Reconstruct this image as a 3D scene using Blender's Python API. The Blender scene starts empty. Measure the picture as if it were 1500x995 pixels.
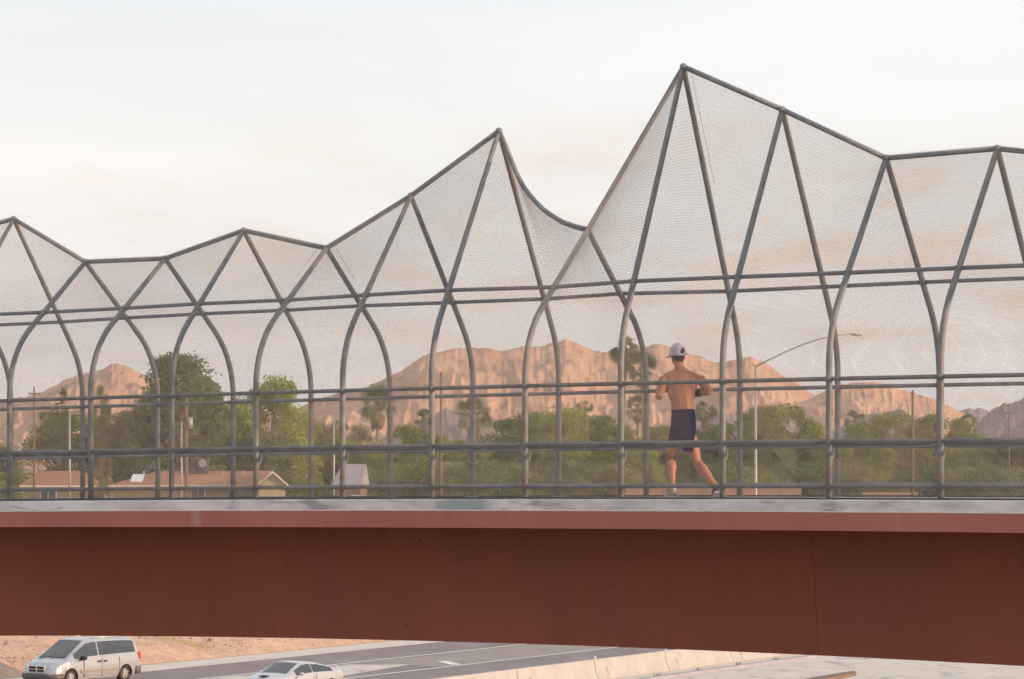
import bpy, math, random
import numpy as np
from mathutils import Vector, Matrix
R = math.radians
sc = bpy.context.scene
COL = sc.collection
# ------------------------------------------------------------------ camera, sky, sun, exposure
F, HY, CX, CH = 4266.0, 683.0, 750.0, 8.4        # focal length in px of a 1500 px wide picture, horizon row, centre column, eye height
cam = bpy.data.cameras.new('camera'); camo = bpy.data.objects.new('camera', cam); COL.objects.link(camo)
camo.location = (0, 0, CH); camo.rotation_euler = (R(90), 0, 0)
cam.sensor_width = 36; cam.lens = F / 1500 * 36
cam.shift_y = (HY - 497.5) / 1500
cam.clip_start = 0.5; cam.clip_end = 60000
sc.camera = camo
SUN_EL, SUN_AZ = R(9.5), R(112)                      # azimuth clockwise from +Y
w = bpy.data.worlds.new("World"); sc.world = w; w.use_nodes = True
nt = w.node_tree; N, L = nt.nodes, nt.links
for n in list(N): N.remove(n)
out = N.new('ShaderNodeOutputWorld'); bg = N.new('ShaderNodeBackground')
sky = N.new('ShaderNodeTexSky'); sky.sky_type = 'NISHITA'; sky.sun_disc = False
sky.sun_elevation = SUN_EL; sky.sun_rotation = SUN_AZ; sky.air_density = 1.0; sky.dust_density = 1.5; sky.ozone_density = 1.0
tc = N.new('ShaderNodeTexCoord'); sep = N.new('ShaderNodeSeparateXYZ'); L.new(tc.outputs['Generated'], sep.inputs[0])
def wmath(op, a, b=None):
    m = N.new('ShaderNodeMath'); m.operation = op
    for i, v in enumerate((a, b)):
        if v is None: continue
        if isinstance(v, (int, float)): m.inputs[i].default_value = v
        else: L.new(v, m.inputs[i])
    return m.outputs[0]
def wramp(fac, stops):
    r = N.new('ShaderNodeValToRGB'); r.color_ramp.elements[0].position = stops[0][0]; r.color_ramp.elements[0].color = (*stops[0][1], 1)
    r.color_ramp.elements[1].position = stops[-1][0]; r.color_ramp.elements[1].color = (*stops[-1][1], 1)
    for p, c in stops[1:-1]:
        e = r.color_ramp.elements.new(p); e.color = (*c, 1)
    L.new(fac, r.inputs[0]); return r.outputs[0]
def wmix(fac, a, b):
    m = N.new('ShaderNodeMix'); m.data_type = 'RGBA'
    for i, v in ((0, fac), (6, a), (7, b)):
        if isinstance(v, (int, float)): m.inputs[i].default_value = v
        elif isinstance(v, tuple): m.inputs[i].default_value = (*v, 1)
        else: L.new(v, m.inputs[i])
    return m.outputs[2]
# cirrus veil over the whole sky: streaks seen on the cloud plane, tinted peach low down
den = wmath('ADD', wmath('MAXIMUM', sep.outputs[2], 0.0), 0.05)
px_ = wmath('DIVIDE', sep.outputs[0], den); py_ = wmath('DIVIDE', sep.outputs[1], den)
cmb = N.new('ShaderNodeCombineXYZ'); L.new(px_, cmb.inputs[0]); L.new(py_, cmb.inputs[1])
def wnoise(vec, scale, detail, sx=1, sy=1, off=0):
    mp = N.new('ShaderNodeMapping'); mp.inputs['Scale'].default_value = (sx, sy, 1); mp.inputs['Location'].default_value = (off, off, off)
    L.new(vec, mp.inputs[0]); n = N.new('ShaderNodeTexNoise'); n.inputs['Scale'].default_value = scale; n.inputs['Detail'].default_value = detail
    L.new(mp.outputs[0], n.inputs['Vector']); return n.outputs[0]
veil = wnoise(cmb.outputs[0], 0.9, 5, 1.0, 0.8, 3.1)
veil_f = wramp(veil, [(0.3, (0.84,) * 3), (0.7, (0.99,) * 3)])
puff = wnoise(cmb.outputs[0], 1.5, 5, 1.5, 0.6, 11.4)
puff_f = wramp(puff, [(0.48, (0, 0, 0)), (0.62, (1, 1, 1))])
low = wramp(sep.outputs[2], [(0.0, (.6,) * 3), (0.04, (1,) * 3), (0.098, (1,) * 3), (0.122, (0, 0, 0))])
SKYK = 1.0
skyc = N.new('ShaderNodeMix'); skyc.data_type = 'RGBA'; skyc.blend_type = 'MULTIPLY'; skyc.inputs[0].default_value = 1
L.new(sky.outputs[0], skyc.inputs[6]); skyc.inputs[7].default_value = (SKYK, SKYK, SKYK, 1)
height_tint = wramp(sep.outputs[2], [(0.0, (9.9, 9.0, 8.7)), (0.07, (10.6, 10.1, 9.7)), (0.10, (10.7, 10.45, 10.1)), (0.125, (10.3, 10.25, 10.1)), (0.165, (9.7, 10.0, 10.3)), (0.5, (9.8, 10.1, 10.6)), (1.0, (9.3, 9.8, 10.6))])
side = wramp(wmath('ADD', wmath('MULTIPLY', sep.outputs[0], 0.5), 0.5), [(0.42, (0.25,) * 3), (0.54, (1,) * 3)])     # the sunset side carries more colour
cl = wmix(wmath('MULTIPLY', wmath('MULTIPLY', wmath('MULTIPLY', puff_f, low), side), 0.95), height_tint, (10.4, 8.3, 6.9))
mixed = wmix(veil_f, skyc.outputs[2], cl)
L.new(mixed, bg.inputs[0]); bg.inputs[1].default_value = 0.1
L.new(bg.outputs[0], out.inputs[0])
sl = bpy.data.lights.new('sun', 'SUN'); sl.energy = 5.0; sl.angle = R(0.6); sl.color = (1.0, 0.655, 0.43)
so = bpy.data.objects.new('sun', sl); COL.objects.link(so)
sdir = Vector((math.sin(SUN_AZ) * math.cos(SUN_EL), math.cos(SUN_AZ) * math.cos(SUN_EL), math.sin(SUN_EL)))
so.rotation_euler = sdir.to_track_quat('Z', 'Y').to_euler(); so.location = (60, -30, 60)
sc.view_settings.view_transform = 'Standard'; sc.view_settings.look = 'None'; sc.view_settings.exposure = 0.0; sc.view_settings.gamma = 1
sc.cycles.max_bounces = 6; sc.cycles.diffuse_bounces = 3; sc.cycles.transparent_max_bounces = 12; sc.cycles.use_denoising = True
sc.cycles.volume_bounces = 0
try: sc.cycles.denoising_input_passes = 'RGB_ALBEDO_NORMAL'
except Exception: pass
# ------------------------------------------------------------------ materials
def mat(name, col, rough=0.7, metal=0.0, var=0.0, vscale=3.0, col2=None, bump=0.0, bscale=20.0, stretch=(1, 1, 1), transl=0.0, spec=0.5, stops=None, coat=0.0, extra=None):
    m = bpy.data.materials.new(name); m.use_nodes = True; t = m.node_tree; n, l = t.nodes, t.links
    b = n['Principled BSDF']; b.inputs['Roughness'].default_value = rough; b.inputs['Metallic'].default_value = metal
    b.inputs['Specular IOR Level'].default_value = spec; b.inputs['Coat Weight'].default_value = coat
    b.inputs['Base Color'].default_value = (*col, 1)
    co = n.new('ShaderNodeTexCoord'); mp = n.new('ShaderNodeMapping'); mp.inputs['Scale'].default_value = stretch
    l.new(co.outputs['Object'], mp.inputs[0])
    if col2 is not None:
        nz = n.new('ShaderNodeTexNoise'); nz.inputs['Scale'].default_value = vscale; nz.inputs['Detail'].default_value = 8; nz.inputs['Roughness'].default_value = 0.62
        l.new(mp.outputs[0], nz.inputs['Vector'])
        rp = n.new('ShaderNodeValToRGB'); s = stops or (0.35, 0.65)
        rp.color_ramp.elements[0].position = s[0]; rp.color_ramp.elements[0].color = (*col, 1)
        rp.color_ramp.elements[1].position = s[1]; rp.color_ramp.elements[1].color = (*col2, 1)
        l.new(nz.outputs[0], rp.inputs[0]); last = rp.outputs[0]
        if extra:      # (scale, detail, threshold lo, hi, colour, stretch)
            for (es, el, eh, ec, est) in extra:
                mp2 = n.new('ShaderNodeMapping'); mp2.inputs['Scale'].default_value = est; mp2.inputs['Location'].default_value = (es, 3.3, 1.7); l.new(co.outputs['Object'], mp2.inputs[0])
                n2 = n.new('ShaderNodeTexNoise'); n2.inputs['Scale'].default_value = es; n2.inputs['Detail'].default_value = 5; l.new(mp2.outputs[0], n2.inputs['Vector'])
                r2 = n.new('ShaderNodeValToRGB'); r2.color_ramp.elements[0].position = el; r2.color_ramp.elements[0].color = (0, 0, 0, 1)
                r2.color_ramp.elements[1].position = eh; r2.color_ramp.elements[1].color = (1, 1, 1, 1); l.new(n2.outputs[0], r2.inputs[0])
                mx = n.new('ShaderNodeMix'); mx.data_type = 'RGBA'; l.new(r2.outputs[0], mx.inputs[0]); l.new(last, mx.inputs[6]); mx.inputs[7].default_value = (*ec, 1); last = mx.outputs[2]
        l.new(last, b.inputs['Base Color'])
    if bump:
        nb = n.new('ShaderNodeTexNoise'); nb.inputs['Scale'].default_value = bscale; nb.inputs['Detail'].default_value = 6; l.new(mp.outputs[0], nb.inputs['Vector'])
        bp = n.new('ShaderNodeBump'); bp.inputs['Strength'].default_value = bump; bp.inputs['Distance'].default_value = 0.05; l.new(nb.outputs[0], bp.inputs['Height']); l.new(bp.outputs[0], b.inputs['Normal'])
    if transl:
        tr = n.new('ShaderNodeBsdfTranslucent'); ms = n.new('ShaderNodeMixShader'); ms.inputs[0].default_value = transl
        if col2 is not None: l.new(rp.outputs[0], tr.inputs[0])
        else: tr.inputs[0].default_value = (*col, 1)
        l.new(b.outputs[0], ms.inputs[1]); l.new(tr.outputs[0], ms.inputs[2]); l.new(ms.outputs[0], n['Material Output'].inputs[0])
    return m
M = {}
M['pipe'] = mat('galvanised_pipe', (0.135, 0.142, 0.148), 0.6, 0.2, col2=(0.26, 0.268, 0.276), vscale=7, stops=(0.3, 0.7), bump=0.1, bscale=60, extra=[(2.3, 0.6, 0.75, (0.22, 0.20, 0.185), (1, 1, 0.4)), (31, 0.66, 0.72, (0.33, 0.32, 0.31), (1, 1, 1))])
M['wire'] = mat('chain_link_wire', (0.34, 0.30, 0.275), 0.6, 0.1, col2=(0.42, 0.37, 0.34), vscale=4)
M['concrete_edge'] = mat('deck_concrete', (0.50, 0.455, 0.44), 0.9, col2=(0.70, 0.64, 0.62), vscale=1.4, stops=(0.36, 0.6), bump=0.25, bscale=25, stretch=(1, 1, 2.5), extra=[(3.1, 0.56, 0.68, (0.34, 0.31, 0.30), (0.6, 0.6, 3)), (0.7, 0.60, 0.66, (0.33, 0.35, 0.37), (1, 1, 0.2))])
M['flange'] = mat('pale_red_flange_paint', (0.35, 0.125, 0.098), 0.75, spec=0.2, col2=(0.42, 0.152, 0.120), vscale=0.6, stops=(0.3, 0.7), bump=0.06, bscale=12, extra=[(2.2, 0.66, 0.80, (0.46, 0.26, 0.23), (1.2, 1.2, 0.06)), (14, 0.70, 0.76, (0.16, 0.06, 0.05), (1, 1, 1))])  # flange colour, a paler red than the girder web
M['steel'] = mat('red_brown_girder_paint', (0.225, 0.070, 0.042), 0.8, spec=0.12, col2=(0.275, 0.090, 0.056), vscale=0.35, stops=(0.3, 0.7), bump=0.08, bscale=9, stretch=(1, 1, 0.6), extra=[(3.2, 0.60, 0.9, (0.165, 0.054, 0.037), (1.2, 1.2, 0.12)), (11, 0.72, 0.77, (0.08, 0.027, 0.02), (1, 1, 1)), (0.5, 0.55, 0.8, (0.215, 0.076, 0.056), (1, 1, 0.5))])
M['asphalt'] = mat('asphalt', (0.19, 0.155, 0.155), 0.85, col2=(0.24, 0.20, 0.195), vscale=0.5, bump=0.2, bscale=60, stretch=(1, 1, 1), extra=[(0.35, 0.55, 0.7, (0.27, 0.23, 0.215), (1, 0.4, 1))])
M['asphalt2'] = mat('asphalt_old', (0.26, 0.22, 0.20), 0.85, col2=(0.31, 0.265, 0.24), vscale=0.5, bump=0.2, bscale=60)
M['paint'] = mat('road_paint', (0.62, 0.6, 0.57), 0.7, col2=(0.78, 0.76, 0.72), vscale=6)
M['concrete'] = mat('concrete_paving', (0.50, 0.45, 0.40), 0.9, col2=(0.60, 0.55, 0.49), vscale=0.6, bump=0.15, bscale=30, extra=[(1.1, 0.55, 0.72, (0.33, 0.30, 0.27), (1, 0.4, 1))])
M['gutter'] = mat('gutter_concrete', (0.52, 0.46, 0.40), 0.9, col2=(0.62, 0.56, 0.49), vscale=0.8, bump=0.15, bscale=30)
M['barrier'] = mat('barrier_concrete', (0.36, 0.345, 0.33), 0.85, col2=(0.44, 0.425, 0.41), vscale=0.9, stretch=(1, 1, 1.6), bump=0.1, bscale=20, extra=[(1.6, 0.62, 0.74, (0.32, 0.28, 0.24), (1, 1, 1))])
M['dark'] = mat('dark_joint', (0.03, 0.026, 0.022), 0.9, col2=(0.07, 0.055, 0.04), vscale=9)
M['gravel'] = mat('sandy_gravel_slope', (0.40, 0.265, 0.19), 0.95, col2=(0.52, 0.36, 0.265), vscale=1.2, bump=0.9, bscale=7, extra=[(5.5, 0.60, 0.68, (0.26, 0.15, 0.11), (1, 1, 1)), (0.33, 0.62, 0.7, (0.36, 0.27, 0.12), (1, 1, 1))])
M['stone'] = mat('gravel_stone', (0.25, 0.14, 0.10), 0.9, col2=(0.45, 0.30, 0.24), vscale=2)
M['dirt'] = mat('desert_ground', (0.27, 0.20, 0.145), 0.95, col2=(0.38, 0.29, 0.21), vscale=0.05, bump=0.3, bscale=2, extra=[(0.12, 0.5, 0.62, (0.14, 0.15, 0.07), (1, 1, 1))])
M['rock'] = mat('desert_rock', (0.46, 0.262, 0.168), 0.95, col2=(0.68, 0.418, 0.268), vscale=0.012, stops=(0.32, 0.68), bump=0.0, extra=[(0.045, 0.56, 0.70, (0.33, 0.20, 0.145), (1, 1, 1)), (0.13, 0.60, 0.70, (0.25, 0.18, 0.125), (1, 1, 1.5))])
M['rock_shaded'] = mat('rock_painted_shade', (0.20, 0.155, 0.155), 0.95, col2=(0.31, 0.24, 0.225), vscale=0.012, stops=(0.32, 0.68), extra=[(0.02, 0.62, 0.72, (0.46, 0.28, 0.21), (1, 1, 1)), (0.11, 0.58, 0.68, (0.14, 0.115, 0.105), (1, 1, 1.5))])  # shade on the unlit hills, painted in as a darker rock colour
def leafm(name, a, b, tr=0.35): return mat(name, a, 0.7, col2=b, vscale=0.55, stops=(0.38, 0.62), transl=tr, spec=0.2)
M['leaf_olive'] = leafm('olive_leaves', (0.135, 0.17, 0.032), (0.3, 0.34, 0.075))
M['leaf_dark'] = leafm('dark_leaves', (0.08, 0.125, 0.042), (0.19, 0.26, 0.085))
M['leaf_lime'] = leafm('yellow_green_leaves', (0.19, 0.24, 0.028), (0.4, 0.46, 0.065))
M['leaf_brown'] = leafm('dry_brown_leaves', (0.2, 0.165, 0.075), (0.35, 0.29, 0.14))
M['leaf_mid'] = leafm('mid_green_leaves', (0.12, 0.175, 0.034), (0.27, 0.34, 0.075))
M['bark'] = mat('bark', (0.13, 0.095, 0.07), 0.9, col2=(0.24, 0.19, 0.15), vscale=3, bump=0.4, bscale=12)
M['palm_bark'] = mat('palm_bark', (0.20, 0.15, 0.11), 0.9, col2=(0.32, 0.25, 0.19), vscale=4, bump=0.4, bscale=12, stretch=(1, 1, 5))
M['frond'] = mat('palm_frond', (0.075, 0.115, 0.035), 0.6, col2=(0.16, 0.205, 0.065), vscale=1.5, transl=0.2)
M['skirt'] = mat('dead_palm_fronds', (0.20, 0.145, 0.085), 0.9, col2=(0.30, 0.22, 0.13), vscale=2)
M['roof'] = mat('terracotta_shingles', (0.30, 0.14, 0.075), 0.9, col2=(0.41, 0.205, 0.12), vscale=2.2, bump=0.5, bscale=9, stretch=(1, 1, 4))
M['roof_grey'] = mat('grey_metal_roof', (0.27, 0.26, 0.29), 0.7, col2=(0.34, 0.33, 0.36), vscale=0.9)
M['stucco'] = mat('cream_stucco', (0.38, 0.31, 0.20), 0.9, col2=(0.45, 0.37, 0.25), vscale=1.2, bump=0.2, bscale=25)
M['stucco_shaded'] = mat('olive_stucco_eave_shade', (0.19, 0.16, 0.10), 0.9, col2=(0.24, 0.20, 0.13), vscale=1.2, bump=0.2, bscale=25)  # olive-brown wall colour, darkened to hold the shade under the eaves
M['trim'] = mat('cream_trim', (0.62, 0.55, 0.44), 0.8, col2=(0.72, 0.65, 0.53), vscale=2)
M['block'] = mat('tan_block_wall', (0.27, 0.17, 0.115), 0.95, col2=(0.34, 0.22, 0.15), vscale=1.5, bump=0.2, bscale=14)
M['wood'] = mat('weathered_pole_wood', (0.15, 0.095, 0.065), 0.9, col2=(0.23, 0.155, 0.11), vscale=3, stretch=(6, 6, 0.5), bump=0.2, bscale=20)
M['lampgrey'] = mat('galvanised_lamp_pole', (0.33, 0.32, 0.31), 0.5, 0.4, col2=(0.42, 0.41, 0.40), vscale=2)
M['darkglass'] = mat('window_glass', (0.025, 0.03, 0.035), 0.08, spec=0.8, col2=(0.05, 0.055, 0.06), vscale=1.0)
M['metalbox'] = mat('dark_grey_metal', (0.055, 0.055, 0.06), 0.5, 0.3, col2=(0.10, 0.10, 0.105), vscale=2)
M['white'] = mat('white_panel', (0.72, 0.70, 0.68), 0.5, col2=(0.8, 0.79, 0.77), vscale=2)
M['van_paint'] = mat('silver_paint', (0.37, 0.38, 0.40), 0.3, 0.4, col2=(0.41, 0.42, 0.44), vscale=1.2, coat=0.6)
M['car_paint'] = mat('silver_white_paint', (0.45, 0.46, 0.48), 0.3, 0.35, col2=(0.49, 0.50, 0.52), vscale=1.2, coat=0.6)
M['plastic'] = mat('grey_bumper_plastic', (0.075, 0.075, 0.072), 0.55, col2=(0.10, 0.10, 0.095), vscale=3)
M['blackp'] = mat('black_trim', (0.012, 0.012, 0.012), 0.45, col2=(0.02, 0.02, 0.02), vscale=5)
M['tyre'] = mat('tyre_rubber', (0.018, 0.017, 0.016), 0.85, col2=(0.03, 0.028, 0.026), vscale=9)
M['rim'] = mat('alloy_rim', (0.55, 0.52, 0.49), 0.35, 0.6, col2=(0.62, 0.59, 0.56), vscale=3)
M['lampglass'] = mat('headlamp_lens', (0.75, 0.66, 0.60), 0.45, col2=(0.82, 0.74, 0.68), vscale=8, spec=0.8)
M['redlamp'] = mat('tail_lamp_lens', (0.55, 0.03, 0.02), 0.2, col2=(0.65, 0.05, 0.03), vscale=8)
M['amber'] = mat('amber_lens', (0.75, 0.28, 0.10), 0.2, col2=(0.8, 0.33, 0.14), vscale=8)
M['moulding'] = mat('side_moulding', (0.22, 0.19, 0.15), 0.5, col2=(0.27, 0.235, 0.19), vscale=4)
M['teal'] = mat('teal_shirt', (0.05, 0.36, 0.28), 0.9, col2=(0.07, 0.42, 0.33), vscale=6)
M['skin'] = mat('tanned_skin', (0.36, 0.150, 0.085), 0.5, col2=(0.47, 0.215, 0.130), vscale=3.5, stops=(0.3, 0.7), bump=0.05, bscale=30, spec=0.4)
M['skin_pale'] = mat('pale_skin', (0.5, 0.32, 0.24), 0.6, col2=(0.55, 0.36, 0.28), vscale=6)
M['hair'] = mat('dark_brown_hair', (0.018, 0.011, 0.009), 0.7, col2=(0.04, 0.025, 0.018), vscale=30)
M['cap'] = mat('pale_grey_cap_cloth', (0.42, 0.40, 0.49), 0.9, col2=(0.55, 0.53, 0.62), vscale=9, bump=0.2, bscale=60)
M['navy'] = mat('navy_shorts_cloth', (0.006, 0.011, 0.045), 0.95, spec=0.1, col2=(0.014, 0.022, 0.07), vscale=9, bump=0.5, bscale=14)
M['ink'] = mat('tattoo_ink', (0.16, 0.10, 0.085), 0.6, col2=(0.30, 0.16, 0.11), vscale=22, stops=(0.45, 0.55))
M['shoe'] = mat('shoe_grey_mesh', (0.20, 0.17, 0.17), 0.7, col2=(0.38, 0.34, 0.34), vscale=25)
M['shoe_dark'] = mat('shoe_black', (0.02, 0.02, 0.025), 0.7, col2=(0.05, 0.05, 0.06), vscale=25)
# ------------------------------------------------------------------ object helpers
def setp(o, label=None, cat=None, group=None, kind=None):
    if label: o['label'] = label
    if cat: o['category'] = cat
    if group: o['group'] = group
    if kind: o['kind'] = kind
    return o
def empty(name, loc=(0, 0, 0), rz=0.0, **k):
    o = bpy.data.objects.new(name, None); o.empty_display_size = 0.3; COL.objects.link(o)
    o.location = loc; o.rotation_euler = (0, 0, rz); return setp(o, **k)
class MB:
    def __init__(s): s.v, s.f = [], []
    def add(s, v, f):
        k = len(s.v); s.v += [tuple(p) for p in v]; s.f += [tuple(i + k for i in q) for q in f]; return s
    def box(s, x0, x1, y0, y1, z0, z1, mtx=None):
        v = [Vector((x, y, z)) for x in (x0, x1) for y in (y0, y1) for z in (z0, z1)]
        if mtx is not None: v = [mtx @ p for p in v]
        return s.add(v, [(0, 1, 3, 2), (4, 6, 7, 5), (0, 4, 5, 1), (2, 3, 7, 6), (0, 2, 6, 4), (1, 5, 7, 3)])
    def tube(s, pts, r, n=10, caps=True, squash=1.0, up=None):
        pts = [Vector(p) for p in pts]; m = len(pts)
        if not isinstance(r, (list, tuple)): r = [r] * m
        prev = None; k = len(s.v)
        for i, p in enumerate(pts):
            t = (pts[min(i + 1, m - 1)] - pts[max(i - 1, 0)]).normalized()
            if prev is None:
                a = Vector(up) if up else (Vector((0, 0, 1)) if abs(t.z) < 0.9 else Vector((1, 0, 0)))
                a = (a - t * a.dot(t)).normalized()
            else: a = (prev - t * prev.dot(t)).normalized()
            prev = a; b = t.cross(a)
            rr = r[i]
            ra, rb = (rr if isinstance(rr, (tuple, list)) else (rr * squash, rr))
            for j in range(n):
                g = 2 * math.pi * j / n; q = p + a * (math.cos(g) * ra) + b * (math.sin(g) * rb); s.v.append(tuple(q))
        for i in range(m - 1):
            for j in range(n):
                j2 = (j + 1) % n; s.f.append((k + i * n + j, k + i * n + j2, k + (i + 1) * n + j2, k + (i + 1) * n + j))
        if caps:
            s.f.append(tuple(k + j for j in reversed(range(n)))); s.f.append(tuple(k + (m - 1) * n + j for j in range(n)))
        return s
    def ball(s, c, rx, ry=None, rz=None, nu=12, nv=8, rot=None):
        ry = ry or rx; rz = rz or rx; c = Vector(c); v = []; f = []
        for i in range(nv + 1):
            th = math.pi * i / nv
            for j in range(nu):
                ph = 2 * math.pi * j / nu; q = Vector((rx * math.sin(th) * math.cos(ph), ry * math.sin(th) * math.sin(ph), rz * math.cos(th)))
                if rot is not None: q = rot @ q
                v.append(c + q)
        for i in range(nv):
            for j in range(nu):
                j2 = (j + 1) % nu; f.append((i * nu + j, (i + 1) * nu + j, (i + 1) * nu + j2, i * nu + j2))
        return s.add(v, f)
    def mesh(s, name, m, smooth=False):
        me = bpy.data.meshes.new(name); me.from_pydata(s.v, [], s.f); me.validate(); me.update()
        if m: me.materials.append(m)
        if smooth: me.polygons.foreach_set('use_smooth', [True] * len(me.polygons))
        return me
    def obj(s, name, m, parent=None, smooth=False, **k):
        return link(name, s.mesh(name, m, smooth), parent, **k)
def link(name, me, parent=None, **k):
    o = bpy.data.objects.new(name, me); COL.objects.link(o)
    if parent: o.parent = parent
    return setp(o, **k)
def npmesh(name, V, Fc, m, smooth=False):
    me = bpy.data.meshes.new(name); nv, nf, k = len(V), len(Fc), Fc.shape[1]
    me.vertices.add(nv); me.vertices.foreach_set('co', V.astype(np.float32).ravel())
    me.loops.add(nf * k); me.loops.foreach_set('vertex_index', Fc.astype(np.int32).ravel())
    me.polygons.add(nf); me.polygons.foreach_set('loop_start', np.arange(0, nf * k, k, dtype=np.int32)); me.polygons.foreach_set('loop_total', np.full(nf, k, dtype=np.int32))
    if smooth: me.polygons.foreach_set('use_smooth', np.ones(nf, dtype=bool))
    me.update(calc_edges=True); me.validate()
    if m: me.materials.append(m)
    return me
def bevel(o, wd, seg=2):
    b = o.modifiers.new('bevel', 'BEVEL'); b.width = wd; b.segments = seg; b.limit_method = 'ANGLE'; return o
def at(X, Y, d): return Vector(((X - CX) * d / F, d, CH - (Y - HY) * d / F))
def copy_tree(o, parent=None):
    c = o.copy(); COL.objects.link(c)
    if parent: c.parent = parent
    for ch in list(o.children): copy_tree(ch, c)
    return c
# ------------------------------------------------------------------ smooth noise for terrain
def vnoise(x, y, seed):
    rs = np.random.RandomState(seed); T = rs.rand(256, 256)
    xi, yi = np.floor(x).astype(int), np.floor(y).astype(int); fx, fy = x - xi, y - yi
    fx = fx * fx * (3 - 2 * fx); fy = fy * fy * (3 - 2 * fy)
    a = T[xi % 256, yi % 256]; b = T[(xi + 1) % 256, yi % 256]; c = T[xi % 256, (yi + 1) % 256]; d = T[(xi + 1) % 256, (yi + 1) % 256]
    return (a * (1 - fx) + b * fx) * (1 - fy) + (c * (1 - fx) + d * fx) * fy
def ridged(x, y, seed, octs=5):
    s = 0; a = 0.55
    for k in range(octs):
        s = s + a * (1 - np.abs(2 * vnoise(x * 2 ** k, y * 2 ** k, seed + k) - 1)) ** 1.6; a *= 0.5
    return s
# ------------------------------------------------------------------ bridge frame of reference (fitted to the photograph)
TH, ZC, PIT, T0, HD, CAMB, TCC, PLAN = 0.5687, 35.349, 1.3633, -7.9946, -0.3747, 0.0004, 7.985, -0.0012
cT, sT = math.cos(TH), math.sin(TH)
def BP(t, w_, h):
    """bridge coordinates: t along, w across (0 = near fence line), h above the deck"""
    q = PLAN * t * t
    return Vector((t * cT + (w_ + q) * sT, ZC - t * sT + (w_ + q) * cT, CH + HD + h - CAMB * (t - TCC) ** 2))
def img(p): return (CX + F * p.x / p.y, HY - F * (p.z - CH) / p.y)
def solve(fn, target, lo, hi):
    a = fn(lo) - target
    for _ in range(60):
        m = (lo + hi) / 2; b = fn(m) - target
        if (a < 0) == (b < 0): lo, a = m, b
        else: hi = m
    return (lo + hi) / 2
NEAR = {0: 14, 1: 133, 2: 251.5, 3: 375, 4: 502, 5: 632.6, 6: 769.2, 7: 909.6, 8: 1058.7, 9: 1214.5, 10: 1378}
FAR = {-2: 16, -1: 121, 0: 231, 1: 341.5, 2: 455.6, 3: 571.5, 4: 693, 5: 818.6, 6: 946.7, 7: 1083.6, 8: 1227, 9: 1376}
APEX = {-2: (-90, 350), -1: (20, 321), 0: (125, 384), 1: (242, 379), 2: (357, 338), 3: (478, 364), 4: (602, 287), 5: (731, 192), 6: (861, 337), 7: (1001, 98), 8: (1146, 161), 9: (1298, 232), 10: (1461, 218), 11: (1630, 236), 12: (1805, 190)}
RIBS = list(range(-3, 13))
rt, rw, ra = {}, {}, {}
for i in RIBS:
    rt[i] = solve(lambda t: img(BP(t, 0, 0.5))[0], NEAR[i], -30, 25) if i in NEAR else T0 + PIT * i + (0.03 if i > 10 else -0.05 if i < 0 else 0)
    rw[i] = solve(lambda w_: img(BP(rt[i], w_, 0.5))[0], FAR[i], 1.5, 4.5) if i in FAR else 3.01
    if i in APEX:
        wa = solve(lambda w_: img(BP(rt[i], w_, 3))[0], APEX[i][0], 0.3, 3.2)
        wa = min(max(wa, 1.38), 1.66)
        ha = solve(lambda h: -img(BP(rt[i], wa, h))[1], -APEX[i][1], 1, 9)
    else: wa, ha = 1.5, 3.4
    ra[i] = (wa, ha)
def halfprofile(wa, ha, n=10):
    """(inset, height) from the foot of a post to the apex: straight post, bend, straight rafter"""
    z1 = 1.45 + 0.06 * max(0, ha - 3.3); r = 1.2 + 0.22 * max(0, ha - 3.3)
    # tangent from (wa, ha) to the circle centred (r, z1), tangent point on its left side
    dx, dz = wa - r, ha - z1; d = math.hypot(dx, dz); base = math.atan2(dz, dx); al = math.acos(min(1, r / d))
    ang = base + al      # angle of the tangent point seen from the centre
    a_end = math.pi - ang
    pts = [(0, 0), (0, z1 * 0.5), (0, z1)]
    for k in range(1, n + 1):
        g = a_end * k / n; pts.append((r - r * math.cos(g), z1 + r * math.sin(g)))
    return pts + [(wa, ha)]
def prof_at_height(pts, h):
    for a, b in zip(pts, pts[1:]):
        if a[1] <= h <= b[1]: return a[0] + (b[0] - a[0]) * (h - a[1]) / (b[1] - a[1])
    return pts[-1][0]
def rib_pts(i, side, off=0.0):
    """3-D points of one leg from foot to apex; side 0 near, 1 far; off = outward offset"""
    wa, ha = ra[i]; p = halfprofile(wa if side == 0 else rw[i] - wa, ha); o = []
    for k, (a, h) in enumerate(p):
        a0, h0 = p[max(k - 1, 0)]; a1, h1 = p[min(k + 1, len(p) - 1)]
        l_ = math.hypot(a1 - a0, h1 - h0); nx, nz = -(h1 - h0) / l_, (a1 - a0) / l_
        a2, h2 = a + nx * off, h + nz * off
        if k == len(p) - 1: a2, h2 = a, h + off
        o.append((a2 if side == 0 else rw[i] - a2, h2))
    return o
# ------------------------------------------------------------------ footbridge: slab, flange, slanted web
TS = np.arange(-44, 22.01, 1.0)
WBR = 3.01; HT_SLAB, HT_FL = 0.14, 0.21
gx = [(0, 931.2), (260, 933.2), (520, 936.0), (770, 943.5), (1020, 952.2), (1260, 963.5), (1500, 975.8)]
gt, gh = [], []
for X, Y in gx:
    h = -2.0
    for _ in range(6):
        t = solve(lambda t: img(BP(t, 1.15, h))[0], X, -30, 25); h = solve(lambda hh: -img(BP(t, 1.15, hh))[1], -Y, -5, 0)
    gt.append(t); gh.append(h)
gc = np.polyfit(gt, gh, 2)
def girder_h(t): return float(np.polyval(gc, max(min(t, 12), -14))) if -14 <= t <= 12 else float(np.polyval(gc, max(min(t, 12), -14)))
bridge = empty('footbridge', BP(0, 1.5, 0) * 1.0, label='long red brown steel footbridge with a pale concrete deck edge crossing over the freeway', cat='bridge')
bo = bridge.location.copy()
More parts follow.
